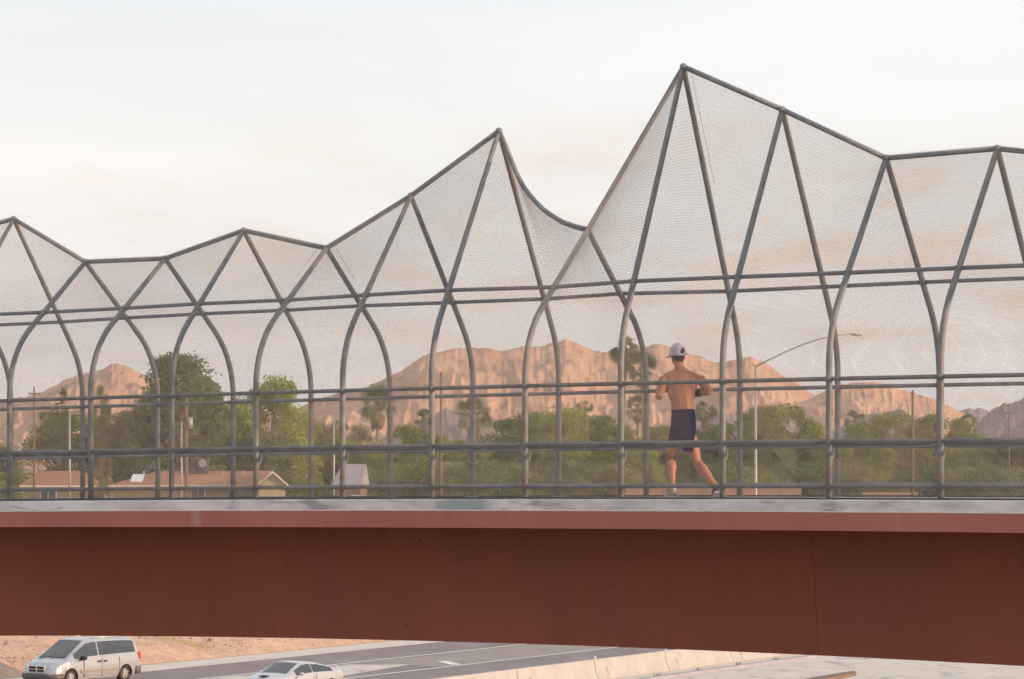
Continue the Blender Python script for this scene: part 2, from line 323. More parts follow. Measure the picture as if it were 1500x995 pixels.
def sweep(name, sect, m, smooth=False, ts=TS):
    """sect(t) -> closed list of (w, h)"""
    mb = MB(); rings = [[BP(t, a, h) - bo for a, h in sect(t)] for t in ts]; n = len(rings[0])
    v = [p for r_ in rings for p in r_]; f = []
    for i in range(len(rings) - 1):
        for j in range(n):
            j2 = (j + 1) % n; f.append((i * n + j, (i + 1) * n + j, (i + 1) * n + j2, i * n + j2))
    f.append(tuple(range(n))); f.append(tuple((len(rings) - 1) * n + j for j in reversed(range(n))))
    mb.add(v, f); return mb.obj(name, m, bridge, smooth)
e = 0.09
sweep('deck_slab', lambda t: [(-e, -HT_SLAB), (-e, -0.012), (-e + 0.012, 0), (WBR + e - 0.012, 0), (WBR + e, -0.012), (WBR + e, -HT_SLAB)], M['concrete_edge'])
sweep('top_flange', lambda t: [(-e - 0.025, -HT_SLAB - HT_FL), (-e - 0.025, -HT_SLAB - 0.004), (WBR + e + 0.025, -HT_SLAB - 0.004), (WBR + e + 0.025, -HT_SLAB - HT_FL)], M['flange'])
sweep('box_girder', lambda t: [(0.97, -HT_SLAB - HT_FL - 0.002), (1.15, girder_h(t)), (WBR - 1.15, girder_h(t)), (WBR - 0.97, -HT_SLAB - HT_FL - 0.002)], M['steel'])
sweep('drip_strip', lambda t: [(-e - 0.012, -HT_SLAB - 0.002), (-e - 0.012, -HT_SLAB + 0.011), (-e + 0.01, -HT_SLAB + 0.011), (-e + 0.01, -HT_SLAB - 0.002)], M['trim'])
# weld seams on the web and flange joints
for Xs in (1182, -260):
    t = solve(lambda t: img(BP(t, 0.85, -0.9))[0], Xs, -30, 25); mb = MB()
    a0, b0 = (0.967, -HT_SLAB - HT_FL - 0.01), (1.145, girder_h(t) + 0.01)
    v = []
    for dt in (-0.004, 0.004):
        for (a, h) in (a0, b0): v += [BP(t + dt, a - 0.002, h) - bo, BP(t + dt, a + 0.01, h) - bo]
    mb.add(v, [(0, 2, 6, 4), (0, 1, 3, 2), (4, 6, 7, 5), (0, 4, 5, 1), (2, 3, 7, 6)]); mb.obj('weld_seam', M['steel'], bridge)
# piers beyond the frame
for t in (-40.0, 19.0):
    mb = MB(); b = BP(t, WBR / 2, girder_h(t)); mtx = Matrix.Translation(Vector((b.x, b.y, 0)) - bo) @ Matrix.Rotation(-TH, 4, 'Z')
    mb.box(-0.45, 0.45, -0.9, 0.9, -0.2, b.z + 0.01, mtx); bevel(mb.obj('pier', M['concrete_edge'], bridge), 0.05)
# ------------------------------------------------------------------ cage on the bridge
fence = empty('mesh_cage_fence', bo, label='tall galvanised chain link cage of peaked arches standing on the footbridge deck', cat='fence')
def FP(t, a, h): return BP(t, a, h) - bo
PR, RR = 0.037, 0.025
HH = {'bottom': 0.155, 'mid': 0.66, 'hand': 1.37, 'top': 2.60}
prof = {}
for i in RIBS:
    near, far = rib_pts(i, 0), rib_pts(i, 1); prof[i] = (near, far)
    pts = [FP(rt[i], a, h) for a, h in near]; pts2 = [FP(rt[i], a, h) for a, h in far][::-1]
    rib = MB().tube(pts + pts2[1:], PR, 12).obj('arch_rib', M['pipe'], fence, True)
    for side, w0, sg in ((0, 0, 1), (1, rw[i], -1)):
        mb = MB(); p = FP(rt[i], w0, 0); mtx = Matrix.Translation(p) @ Matrix.Rotation(-TH, 4, 'Z')
        mb.box(-0.07, 0.07, -0.07, 0.07, -0.01, 0.012, mtx); mb.obj('base_plate', M['pipe'], rib)
        # hooked handrail bracket
        mb = MB(); pp = [(w0 + sg * 0.03, 0.46), (w0 + sg * 0.07, 0.45), (w0 + sg * 0.105, 0.50), (w0 + sg * 0.11, 0.60)]
        mb.tube([FP(rt[i], a, h) for a, h in pp], 0.011, 6).obj('rail_bracket', M['pipe'], rib, True)
        # collars where rails meet the post
        for hh in ('bottom', 'mid', 'hand', 'top'):
            aa = prof_at_height(halfprofile(ra[i][0] if side == 0 else rw[i] - ra[i][0], ra[i][1]), HH[hh]); aa = aa if side == 0 else rw[i] - aa
            if hh == 'top' or hh == 'hand':
                MB().tube([FP(rt[i], aa, HH[hh] - 0.03), FP(rt[i], aa, HH[hh] + 0.03)], PR + 0.006, 12).obj('rail_collar', M['pipe'], rib, True)
    mb = MB(); wa, ha = ra[i]; mb.ball(FP(rt[i], wa, ha), PR * 1.25, nu=12, nv=8); mb.obj('apex_cap', M['pipe'], rib, True)
SAG56 = [(0, 0), (0.06, 0.075), (0.11, 0.14), (0.185, 0.28), (0.28, 0.365), (0.39, 0.385), (0.53, 0.365), (0.72, 0.26), (0.88, 0.12), (1, 0)]
def sag(i, u):
    if i == 5:
        return float(np.interp(u, [a for a, _ in SAG56], [b for _, b in SAG56]))
    return 0.0
def rail_h(i, side, h):
    a = prof_at_height(halfprofile(ra[i][0] if side == 0 else rw[i] - ra[i][0], ra[i][1]), h); return a if side == 0 else rw[i] - a
for i, j in zip(RIBS, RIBS[1:]):
    for side in (0, 1):
        sg = 1 if side == 0 else -1
        for nm, hk, r_ in (('bottom_rail', 'bottom', RR), ('mid_rail', 'mid', RR * 1.1), ('hand_rail', 'hand', RR), ('upper_rail', 'top', RR)):
            MB().tube([FP(rt[i], rail_h(i, side, HH[hk]), HH[hk]), FP(rt[j], rail_h(j, side, HH[hk]), HH[hk])], r_, 10).obj(nm, M['pipe'], fence, True)
        base = 0 if side == 0 else rw[i]; base2 = 0 if side == 0 else rw[j]
        MB().tube([FP(rt[i], base + sg * 0.11, 0.625), FP(rt[j], base2 + sg * 0.11, 0.625)], 0.021, 10).obj('grab_rail', M['pipe'], fence, True)
    nseg = 14 if i == 5 else 2; pts = []
    for k in range(nseg + 1):
        u = k / nseg; t = rt[i] + (rt[j] - rt[i]) * u; a = ra[i][0] + (ra[j][0] - ra[i][0]) * u
        pts.append(FP(t, a, ra[i][1] + (ra[j][1] - ra[i][1]) * u - sag(i, u)))
    MB().tube(pts, 0.031, 12).obj('ridge_pipe', M['pipe'], fence, True)
for side in (0, 1):
    for i, j in zip(RIBS, RIBS[1:]):
        w0, w1 = (-0.045, -0.045) if side == 0 else (rw[i] + .045, rw[j] + .045)
        MB().tube([FP(rt[i], w0, .014), FP(rt[j], w1, .014)], .011, 6).obj('grime_shadow_line', M['metalbox'], fence, True)  # dark tube standing for a line of grime and shadow under the mesh
# chain link: every wire is a real three-sided strand woven over the panel
WR, PITCHW = 0.0015, 0.0255
def resample(pts, n=41):
    P = np.array(pts); d = np.r_[0, np.cumsum(np.hypot(*np.diff(P, axis=0).T))]; s = np.linspace(0, d[-1], n)
    return np.c_[np.interp(s, d, P[:, 0]), np.interp(s, d, P[:, 1])], d[-1]
def bp_np(t, a, h):
    q = PLAN * t * t
    return np.stack([t * cT + (a + q) * sT - bo.x, ZC - t * sT + (a + q) * cT - bo.y, CH + HD + h - CAMB * (t - TCC) ** 2 - bo.z], -1)
for i, j in zip(RIBS, RIBS[1:]):
    for side in (0, 1):
        A, la = resample(rib_pts(i, side, 0.042)); B, lb = resample(rib_pts(j, side, 0.042)); Lm = (la + lb) / 2; Wd = rt[j] - rt[i]
        sk = np.linspace(0, 1, len(A))
        sagx = np.array([p[0] for p in SAG56]); sagy = np.array([p[1] for p in SAG56])
        def S(x, s):
            u = x / Wd; v = s / Lm
            a = np.interp(v, sk, A[:, 0]) * (1 - u) + np.interp(v, sk, B[:, 0]) * u
            h = np.interp(v, sk, A[:, 1]) * (1 - u) + np.interp(v, sk, B[:, 1]) * u + 0.02 * (1 - v)
            if i == 5:
                ww = np.clip((v - 0.45) / 0.55, 0, 1) ** 1.3; h = h - np.interp(u, sagx, sagy) * ww
            return bp_np(rt[i] + x, a, h)
        V, Fc, nv = [], [], 0; step = PITCHW * math.sqrt(2)
        for sgn in (1, -1):
            c0 = np.arange(-Lm, Wd, step) if sgn > 0 else np.arange(0, Wd + Lm, step)
            for c in c0:
                # x = c + sgn*s
                if sgn > 0: s0, s1 = max(0, -c), min(Lm, Wd - c)
                else: s0, s1 = max(0, c - Wd), min(Lm, c)
                if s1 - s0 < 0.02: continue
                n = max(2, int((s1 - s0) / 0.11) + 1); s = np.linspace(s0, s1, n); x = c + sgn * s
                P = S(x, s); T = np.gradient(P, axis=0); T /= np.linalg.norm(T, axis=1)[:, None] + 1e-9
                e1 = S(np.clip(x + 0.01, 0, Wd), s) - S(np.clip(x - 0.01, 0, Wd), s)
                e2 = S(x, np.clip(s + 0.02, 0, Lm)) - S(x, np.clip(s - 0.02, 0, Lm))
                Nn = np.cross(e1, e2); Nn /= np.linalg.norm(Nn, axis=1)[:, None] + 1e-9; Bn = np.cross(T, Nn)
                P = P + Nn * (0.0016 * sgn)
                ring = np.stack([P + Nn * WR, P - Nn * WR * 0.5 + Bn * WR * 0.87, P - Nn * WR * 0.5 - Bn * WR * 0.87], 1).reshape(-1, 3)
                V.append(ring); k = nv + np.arange(n - 1)[:, None] * 3
                for q in range(3): q2 = (q + 1) % 3; Fc.append(np.concatenate([k + q, k + q2, k + 3 + q2, k + 3 + q], 1))
                nv += 3 * n
        # a lacing wire along one side of the panel
        me = npmesh('chain_link_panel', np.concatenate(V), np.concatenate(Fc), M['wire'])
        link('chain_link_panel', me, fence)
for i in (3, 7):       # laced seams beside two of the ribs
    for side, du in (((0, -0.07), (1, 0.07)) if i == 3 else ((1, 0.07),)):
        a = rib_pts(i, side, 0.04)[-6:]; jn = i + 1 if du > 0 else i - 1; b = rib_pts(jn, side, 0.04)[-6:]
        a, b = a[-2:], b[-2:]; a = [(a[0][0] * .45 + a[1][0] * .55, a[0][1] * .45 + a[1][1] * .55), a[1]]; b = [(b[0][0] * .45 + b[1][0] * .55, b[0][1] * .45 + b[1][1] * .55), b[1]]; rr_, _ = resample(a, 30); r2_, _ = resample(b, 30); f_ = abs(du)
        pts = [FP(rt[i] + (rt[jn] - rt[i]) * f_, rr_[k][0] * (1 - f_) + r2_[k][0] * f_, rr_[k][1] * (1 - f_) + r2_[k][1] * f_ + (0.004 if k % 2 else -0.004)) for k in range(30)]
        MB().tube(pts, 0.003, 5).obj('lacing_wire', M['wire'], fence, True)
# ------------------------------------------------------------------ ground and freeway
PH = R(30); ux, uy = math.sin(PH), math.cos(PH); nx_, ny_ = math.cos(PH), -math.sin(PH)
def G(n, u, z=0.0): return Vector((n * nx_ + u * ux, n * ny_ + u * uy, z))
N0 = -74.9                                           # foot of the gravel slope
def gz(n): return 0.0 if n >= N0 else min(4.0, (N0 - n) * 0.30)
us = [-9000, -2000, -400, -60, 0, 60, 80, 100, 120, 150, 200, 400, 2000, 9000]
def strip(name, n0, n1, z, m, u0=-400, u1=900, steps=26, **k):
    mb = MB(); v, f = [], []
    for i in range(steps + 1):
        u = u0 + (u1 - u0) * i / steps; v += [G(n0, u, z), G(n1, u, z)]
    for i in range(steps): f.append((2 * i, 2 * i + 1, 2 * i + 3, 2 * i + 2))
    mb.add(v, f); return mb.obj(name, m, None, **k)
mb = MB(); nsx = [-12000, -3000, -600, -200, -100, N0 - 4.0 / 0.3, N0, 12000 * 0 + -20, 200, 3000]
v = [G(n, u, gz(n)) for n in nsx for u in us]; k = len(us)
f = [(a * k + b, a * k + b + 1, (a + 1) * k + b + 1, (a + 1) * k + b) for a in range(len(nsx) - 1) for b in range(k - 1)]
mb.add(v, f).obj('ground', M['dirt'], None, kind='structure')
# bumpy gravel slope in view, laid just above the ground sheet
nn = np.linspace(N0, N0 - 13.4, 60); uu = np.linspace(40, 220, 400)
NNg, UUg = np.meshgrid(nn, uu, indexing='ij')
zz = (N0 - NNg) * 0.30 + 0.02 + 0.22 * (vnoise(NNg / 1.7 + 50, UUg / 2.1 + 80, 5) + 0.4 * vnoise(NNg * 2 + 9, UUg * 2 + 9, 6)) * np.clip((N0 - NNg) / 1.2, 0, 1)
V = np.stack([NNg * nx_ + UUg * ux, NNg * ny_ + UUg * uy, zz], -1).reshape(-1, 3)
ii, jj = np.meshgrid(np.arange(59), np.arange(399), indexing='ij'); q0 = (ii * 400 + jj).ravel()
link('embankment', npmesh('embankment', V, np.stack([q0, q0 + 400, q0 + 401, q0 + 1], 1), M['gravel'], True), None, kind='structure')
rnd = random.Random(4); mb = MB()
for _ in range(2600):
    n = N0 - 0.3 - rnd.random() ** 1.2 * 8; u = rnd.uniform(80, 150); r_ = rnd.uniform(0.02, 0.085) * (1.6 if rnd.random() < 0.06 else 1)
    p = G(n, u, (N0 - n) * 0.30 + 0.16 * min(1, (N0 - n) / 1.2))
    vv = [p + Vector((rnd.uniform(.6, 1) * r_ * a, rnd.uniform(.6, 1) * r_ * b, rnd.uniform(.5, .9) * r_ * c)) for a, b, c in ((1, 0, 0), (-1, 0, 0), (0, 1, 0), (0, -1, 0), (0, 0, 1), (0, 0, -1))]
    mb.add(vv, [(0, 2, 4), (2, 1, 4), (1, 3, 4), (3, 0, 4), (2, 0, 5), (1, 2, 5), (3, 1, 5), (0, 3, 5)])
mb.obj('gravel', M['stone'], None, kind='stuff', label='loose stones scattered over the pink gravel slope beside the freeway', cat='gravel')
strip('gutter', N0, -72.45, 0.008, M['gutter'], kind='structure')
strip('road', -72.45, -54.75, 0.004, M['asphalt'], kind='structure')
strip('worn_lane', -67.7, -63.5, 0.008, M['asphalt2'], u0=104.2, kind='structure')
mb = MB(); vv = [G(-67.8, -300, 0.012), G(-63.9, -300, 0.012), G(-63.9, 92, 0.012), G(-64.0, 97, 0.012), G(-65.3, 104.5, 0.012), G(-67.8, 103, 0.012)]
mb.add(vv, [(0, 1, 2, 3, 4, 5)]); mb.obj('gore_pavement', M['concrete'], None, kind='structure')
strip('lane_line', -68.15, -67.95, 0.016, M['paint'], steps=8, kind='structure')
strip('lane_line', -63.35, -63.15, 0.016, M['paint'], steps=8, kind='structure')
mb = MB(); a, b = G(-65.2, 106.9), G(-63.5, 105.3); d_ = (b - a).normalized(); pr = Vector((-d_.y, d_.x, 0)) * 0.24
mb.add([p + Vector((0, 0, 0.021)) for p in (a - pr, b - pr, b + pr, a + pr)], [(0, 1, 2, 3)]); mb.obj('road_marking', M['paint'], None, kind='structure')
for u0 in (60, 72, 84, 96, 108, 120, 132, 144): # broken line in the near lanes
    mb = MB(); mb.add([G(-59.3, u0, 0.016), G(-59.15, u0, 0.016), G(-59.15, u0 + 3, 0.016), G(-59.3, u0 + 3, 0.016)], [(0, 1, 2, 3)]); mb.obj('lane_dash', M['paint'], None, kind='structure')
# concrete barrier made of cast segments
bar = empty('concrete_barrier', G(-54.4, 100), label='sunlit cream concrete safety barrier running beside the freeway lanes', cat='barrier')
b0 = bar.location.copy()
segm = None
SEG = 6.1; ustart = 106.6 - SEG * 12
def barrier_mesh():
    mb = MB(); sec = [(-0.30, 0), (-0.30, 0.08), (-0.17, 0.33), (-0.09, 0.81), (0.09, 0.81), (0.17, 0.33), (0.30, 0.08), (0.30, 0)]
    v = []
    for u in (0.02, SEG - 0.02): v += [G(n, u, z) for n, z in sec]
    f = [(j, 8 + j, 8 + (j + 1) % 8, (j + 1) % 8) for j in range(8)] + [tuple(range(7, -1, -1)), tuple(range(8, 16))]
    mb.add(v, f); return mb.mesh('barrier_segment', M['barrier'])
bm_ = barrier_mesh(); jm = MB(); jm.add([G(n, u, z) for u in (-0.021, 0.021) for n, z in ((-0.1, 0.03), (-0.06, 0.76), (0.06, 0.76), (0.13, 0.33), (0.24, 0.08), (0.24, 0.0))], [tuple(range(6)), tuple(range(11, 5, -1))] + [(j, (j + 1) % 6, 6 + (j + 1) % 6, 6 + j) for j in range(6)])
jmesh = jm.mesh('joint_filler', M['dark'])
rm = MB().tube([(0, 0, -0.02), (0, 0, 0.04)], 0.03, 8).ball((0, 0, 0.08), 0.06, 0.03, 0.06).mesh('reflector', M['white'], True)
for k in range(34):
    s_ = link('barrier_segment', bm_, bar); s_.location = G(0, ustart + SEG * k) - Vector((0, 0, 0)) + G(-54.4, 0) - b0
    rnd2 = random.Random(k); s_.rotation_euler = (0, 0, rnd2.uniform(-0.002, 0.002))
    j_ = link('joint_filler', jmesh, bar); j_.location = s_.location
    if k in (11, 12):
        o = link('reflector', rm, s_); o.location = (G(0.0, 0.25, 0.81)); o.rotation_euler = (0, 0, -PH)
strip('gravel_verge', -54.09, -52.55, 0.006, M['gutter'], kind='structure')
kerb = MB(); v, f = [], []
for i in range(40):
    u = -100 + i * 12
    v += [G(-52.55, u, 0), G(-52.55, u, 0.13), G(-52.25, u, 0.13), G(-52.2, u, 0.0)]
for i in range(39):
    for j in range(3): f.append((4 * i + j, 4 * i + 4 + j, 4 * i + 5 + j, 4 * i + 1 + j))
kerb.add(v, f).obj('kerb', M['roof_grey'], None, kind='structure')
strip('concrete_apron', -52.2, -37, 0.010, M['concrete'], kind='structure')
strip('road', -37, 60, 0.004, M['asphalt'], steps=30, kind='structure')
for k, (X, u) in enumerate(((964, 0), (1023, 0), (1082, 0), (1136, 0), (1188, 0))):
    # dark weed tufts on the kerb
    uu_ = solve(lambda u: img(G(-52.7, u, 0.1))[0], X, 60, 160); mb = MB(); rr2 = random.Random(k)
    for _ in range(46):
        a = rr2.uniform(0, 6.28); l_ = rr2.uniform(0.10, 0.26); b_ = Vector((rr2.uniform(-.1, .1), rr2.uniform(-.1, .1), 0)); d_ = Vector((math.cos(a) * 0.7, math.sin(a) * 0.7, rr2.uniform(0.5, 1))) * l_
        s2 = Vector((-math.sin(a), math.cos(a), 0)) * 0.03; mb.add([b_ - s2, b_ + s2, b_ + d_], [(0, 1, 2)])
    nm = ['first', 'second', 'third', 'fourth', 'fifth'][k]
    o = mb.obj('weed_tuft', M['leaf_dark'], None, label=f'{nm} small dark weed tuft from the left along the grey kerb below the barrier', cat='weed', group='weed tufts along the kerb'); o.location = G(-52.72, uu_, 0.006)
# ------------------------------------------------------------------ mountains (real terrain, several km away)
def mountain(name, label, D, sky_pts, depth, seed, x0, x1, spur=0.34, lam=150.0, nx=640, ny=170, rock='rock'):
    X = np.linspace(x0, x1, nx); sx, sy = zip(*sky_pts); Y = np.interp(X, sx, sy)
    Hh = (HY - Y) * D / F + CH; Hh = Hh + (ridged(X / 24.0, X * 0 + seed + .5, seed, 5) - 0.6) * 8.0 * D / F
    Hs = (HY - Y) * D / F + CH; kk = np.ones(15) / 15; Hs = np.convolve(np.pad(Hs, 7, mode='edge'), kk, 'valid'); Hh = np.maximum(Hh, 3); Hs = np.maximum(Hs, 3)
    t = np.linspace(0, 1.55, ny); XX, TT = np.meshgrid(X, t, indexing='ij'); HHm = np.repeat(Hs[:, None], ny, 1); dH = (Hh - Hs)[:, None] * np.exp(-np.abs(1 - TT) / .05)
    yy = D - depth * (1 - TT); xx = (XX - CX) * D / F + (vnoise(XX / 40, TT * 3, seed + 9) - 0.5) * 0.0
    P = np.where(TT <= 1, TT ** 1.1, np.clip(1 - (TT - 1) / 0.55, 0, 1) ** 1.1)
    # spurs: ridges that run down from the crest, wandering sideways
    q1 = (vnoise(xx / lam * 0.6 + 7, yy / lam * 0.5, seed + 3) - 0.5) * 1.3 + (vnoise(xx / lam * 2.1, yy / lam * 1.7, seed + 4) - 0.5) * 0.45
    wx = xx / lam + q1 * 1.1 + 1.3 * TT * (1 if seed % 2 else -.6)
    rg = ridged(wx * 0.7 + 20, yy / lam * 0.75 + 20 + q1 * .3, seed, 7)
    rg2 = ridged(xx / lam * 2.2 + q1, yy / lam * 1.8, seed + 60, 5)
    env = np.sin(np.clip(TT * 0.985, 0, 1) * math.pi) ** 0.85
    z = HHm * P - HHm * spur * env * (1.0 - rg) * 1.75 - lam * 0.14 * (1 - rg2) * np.clip(env + .1, 0, 1)
    fine = ridged(xx / (lam * 0.09), yy / (lam * 0.09), seed + 30, 4)
    z = z + (fine - 0.55) * lam * 0.10 * np.clip(env + 0.2, 0, 1)
    crest = np.argmin(abs(t - 1)); z[:, crest] = Hh
    z = z + dH; z[:, crest] = Hh
    z = np.minimum(z, np.maximum(HHm, Hh[:, None]) * np.where(TT < 1, yy / D, 1.0) - 0.0)
    z = np.maximum(z, 1.5)
    V = np.stack([xx, yy, z], -1).reshape(-1, 3)
    i, j = np.meshgrid(np.arange(nx - 1), np.arange(ny - 1), indexing='ij'); q = (i * ny + j).ravel()
    return link(name, npmesh(name, V, np.stack([q, q + ny, q + ny + 1, q + 1], 1), M[rock], True), None, kind='structure', label=label)
mountain('mountain', 'broad sunlit pinkish rock mountain across the middle of the view', 4600,
    [(300, 640), (380, 612), (430, 598), (455, 590), (480, 580), (500, 574), (535, 567), (562, 556), (590, 541), (610, 527), (630, 518), (655, 512), (690, 510), (712, 510), (735, 515), (765, 508), (785, 506), (800, 503), (822, 499), (840, 500), (858, 507), (880, 517), (900, 515), (918, 510), (938, 508), (965, 505), (1000, 511), (1020, 520), (1040, 530), (1070, 528), (1100, 523), (1118, 530), (1140, 545), (1165, 560), (1200, 585), (1260, 640), (1300, 670)], 640, 11, 300, 1310, 0.36, 190)
mountain('mountain', 'lower sunlit orange ridge to the right behind the streetlamp', 4000,
    [(1010, 650), (1060, 625), (1130, 602), (1180, 585), (1212, 572), (1240, 562), (1262, 559), (1290, 560), (1315, 566), (1340, 575), (1372, 586), (1400, 600), (1418, 610), (1450, 640), (1490, 668)], 420, 23, 1000, 1500, 0.36, 130)
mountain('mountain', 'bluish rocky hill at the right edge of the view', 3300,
    [(1395, 668), (1420, 640), (1440, 610), (1456, 600), (1472, 592), (1490, 586), (1520, 578), (1570, 560), (1640, 556), (1720, 580), (1850, 640), (1900, 665)], 380, 37, 1390, 1910, 0.3, 110, rock='rock_shaded')
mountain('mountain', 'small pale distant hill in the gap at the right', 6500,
    [(1330, 600), (1395, 603), (1412, 602), (1434, 599), (1447, 604), (1465, 612), (1520, 640), (1600, 665)], 500, 41, 1320, 1620, 0.3, 160, 200, 60, rock='rock_shaded')
mountain('mountain', 'pink and lilac peak behind the trees on the left', 4300,
    [(-420, 640), (-300, 600), (-180, 575), (-100, 585), (-40, 592), (0, 588), (30, 584), (60, 573), (85, 560), (105, 552), (128, 545), (150, 540), (162, 535), (172, 533), (184, 537), (210, 550), (250, 575), (300, 600), (350, 625), (420, 660)], 560, 52, -430, 430, 0.36, 170)
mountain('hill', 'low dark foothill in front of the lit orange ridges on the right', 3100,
    [(960, 668), (1000, 640), (1030, 618), (1062, 603), (1090, 606), (1120, 596), (1165, 598), (1195, 612), (1225, 632), (1255, 610), (1290, 606), (1318, 600), (1345, 612), (1380, 640), (1400, 668)], 230, 61, 950, 1410, 0.3, 80, 320, 80, 'rock_shaded')
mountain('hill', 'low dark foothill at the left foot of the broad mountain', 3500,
    [(500, 668), (560, 640), (610, 622), (650, 600), (690, 598), (730, 616), (765, 640), (800, 668)], 260, 67, 490, 810, 0.3, 80, 260, 80, 'rock_shaded')
# ------------------------------------------------------------------ trees
GZ = 4.0
def tree_proto(seed, H, Rw, leaf, nl=5200, clumps=34, trunk_h=0.28, ls=0.22, airy=0.0, flat=0.0):
    rs = np.random.RandomState(seed); rd_ = random.Random(seed)
    tb = MB(); top = H * 0.55; tb.tube([(0, 0, -0.3), (0.1, 0.05, H * 0.12), (rd_.uniform(-.3, .3), rd_.uniform(-.3, .3), H * trunk_h), (rd_.uniform(-.5, .5), rd_.uniform(-.5, .5), top)], [H * .028, H * .022, H * .018, H * .008], 8)
    cs = []
    for k in range(clumps):
        th = rs.uniform(0, 2 * math.pi); zf = rs.rand() ** (0.8 - 0.3 * flat); zc = H * (trunk_h + (0.93 - trunk_h) * zf)
        env = math.sin(math.pi * min(1, (0.18 + 0.78 * zf))) ** 0.6 * Rw; rr_ = env * math.sqrt(rs.uniform(0.12, 1.0)) * rs.uniform(.75, 1.08)
        c = np.array([rr_ * math.cos(th), rr_ * math.sin(th), zc]); cr = Rw * rs.uniform(0.17, 0.34) * (1 - 0.35 * airy); cs.append((c, cr))
        if k % 2 == 0:
            s0 = Vector((0, 0, H * rd_.uniform(trunk_h * .7, .5))); c_ = Vector(c); mid = s0.lerp(c_, .5) + Vector((rd_.uniform(-.4, .4), rd_.uniform(-.4, .4), .3))
            tb.tube([s0, mid, c_], [H * .009, H * .006, H * .002], 5)
            for _ in range(2):
                e_ = c_ + Vector((rd_.uniform(-1, 1), rd_.uniform(-1, 1), rd_.uniform(-.2, 1))) * cr; tb.tube([mid, e_], [H * .004, H * .001], 4)
    per = nl // clumps; P = []
    for c, cr in cs:
        d = rs.randn(per, 3); d /= np.linalg.norm(d, axis=1)[:, None]; r = cr * (0.35 + 0.65 * rs.rand(per, 1) ** 0.5) * (1 + 0.25 * rs.randn(per, 1) * (0.5 + airy))
        q = c + d * r * np.array([1.15, 1.15, 0.72]); q[:, 2] -= np.abs(rs.rand(per)) * cr * 0.3; P.append(q)
    P = np.concatenate(P); P = P[P[:, 2] > H * trunk_h * 0.45]; n = len(P)
    a = rs.randn(n, 3); a /= np.linalg.norm(a, axis=1)[:, None]; b = np.cross(a, rs.randn(n, 3)); b /= np.linalg.norm(b, axis=1)[:, None] + 1e-9
    sz = ls * rs.uniform(0.55, 1.35, (n, 1)); V = np.stack([P - a * sz, P + b * sz * .55, P + a * sz, P - b * sz * .55], 1).reshape(-1, 3)
    Fc = np.arange(4 * n).reshape(n, 4)
    return tb.mesh('trunk', M['bark'], True), npmesh('crown', V, Fc, M[leaf])
PT = {
 'euc': (17.0, tree_proto(1, 17.0, 4.6, 'leaf_dark', 17000, 70, 0.2, 0.19)),
 'lime': (15.5, tree_proto(2, 15.5, 5.4, 'leaf_lime', 18000, 70, 0.10, 0.19)),
 'mid': (12.0, tree_proto(3, 12.0, 5.0, 'leaf_mid', 13000, 52, 0.08, 0.18)),
 'olive': (12.0, tree_proto(4, 12.0, 5.4, 'leaf_olive', 12000, 50, 0.08, 0.18, 0.3)),
 'brown': (11.0, tree_proto(5, 11.0, 4.6, 'leaf_brown', 5200, 40, 0.1, 0.17, 0.6)),
 'airy': (15.0, tree_proto(6, 15.0, 4.2, 'leaf_olive', 4500, 36, 0.15, 0.16, 0.9)),
 'shrub': (5.0, tree_proto(7, 5.0, 4.2, 'leaf_dark', 6500, 36, 0.0, 0.16)),
 'shrub_brown': (5.0, tree_proto(10, 5.0, 4.2, 'leaf_brown', 5200, 36, 0.0, 0.15)),
 'shrub_lime': (5.0, tree_proto(8, 5.0, 4.2, 'leaf_olive', 6500, 36, 0.0, 0.16)),
 'dark': (10.0, tree_proto(9, 10.0, 4.8, 'leaf_dark', 11000, 46, 0.05, 0.18)),
}
NT = 0
def tree(kind, X, Ytop, d, label, wid=1.0, group='trees behind the bridge', cat='tree', name=None):
    global NT
    H, (tm, cm) = PT[kind]; NT += 1
    if d >= 358: Ytop -= 5
    want = CH - (Ytop - HY) * d / F - GZ; s = want / H
    p = at(X, 700, d); o = empty(name or cat, (p.x, p.y, GZ - 0.15), rz=(NT * 2.39996) % 6.283, label=label, cat=cat, group=group)
    if d >= 358: wid *= 1.35
    a = link('trunk', tm, o); b = link('crown', cm, o); o.scale = (s * wid, s * wid, s)
    return o
T = tree
T('euc', 262, 507, 335, 'tallest dark eucalyptus tree, behind the brown roofed house on the left', 1.18)
T('euc', 232, 560, 350, 'dark eucalyptus half hidden behind the left side of the tallest one', 0.9)
T('euc', 296, 556, 345, 'dark tree filling the right flank of the tallest eucalyptus', 1.0)
T('lime', 395, 540, 345, 'big yellow green tree right of the tall dark eucalyptus', 0.85)
T('lime', 352, 572, 355, 'yellow green tree between the dark eucalyptus and the big lime tree', 0.7)
T('lime', 432, 588, 350, 'shorter yellow green tree on the right flank of the big lime tree', 0.75)
T('mid', 330, 610, 340, 'mid green tree just above the brown house roof below the lime trees', 0.9)
T('dark', 385, 625, 338, 'dark leafy mass behind the gabled house end', 1.1)
T('airy', 92, 556, 340, 'thin airy tree with a sprig poking above the left peak', 0.42)
T('airy', 150, 553, 345, 'thin sparse tree poking up in front of the left peak', 0.42)
T('olive', 100, 604, 360, 'wide olive tree above the leftmost brown roof', 0.95)
T('brown', 175, 597, 350, 'brownish half bare tree left of the tallest eucalyptus', 1.0)
T('mid', 140, 610, 362, 'mid green tree behind the brownish half bare tree', 0.95)
T('olive', 205, 620, 345, 'olive tree at the foot of the tallest eucalyptus', 0.8)
T('brown', 148, 652, 285, 'small bare branched tree standing in front of the brown roofs', 0.5)
T('lime', 10, 648, 352, 'low yellow green tree at the left edge of the view', 0.8)
T('olive', -40, 630, 350, 'olive tree just outside the left edge of the view', 1.0)
T('brown', 474, 618, 380, 'dry brown tree right of the lime trees', 0.7)
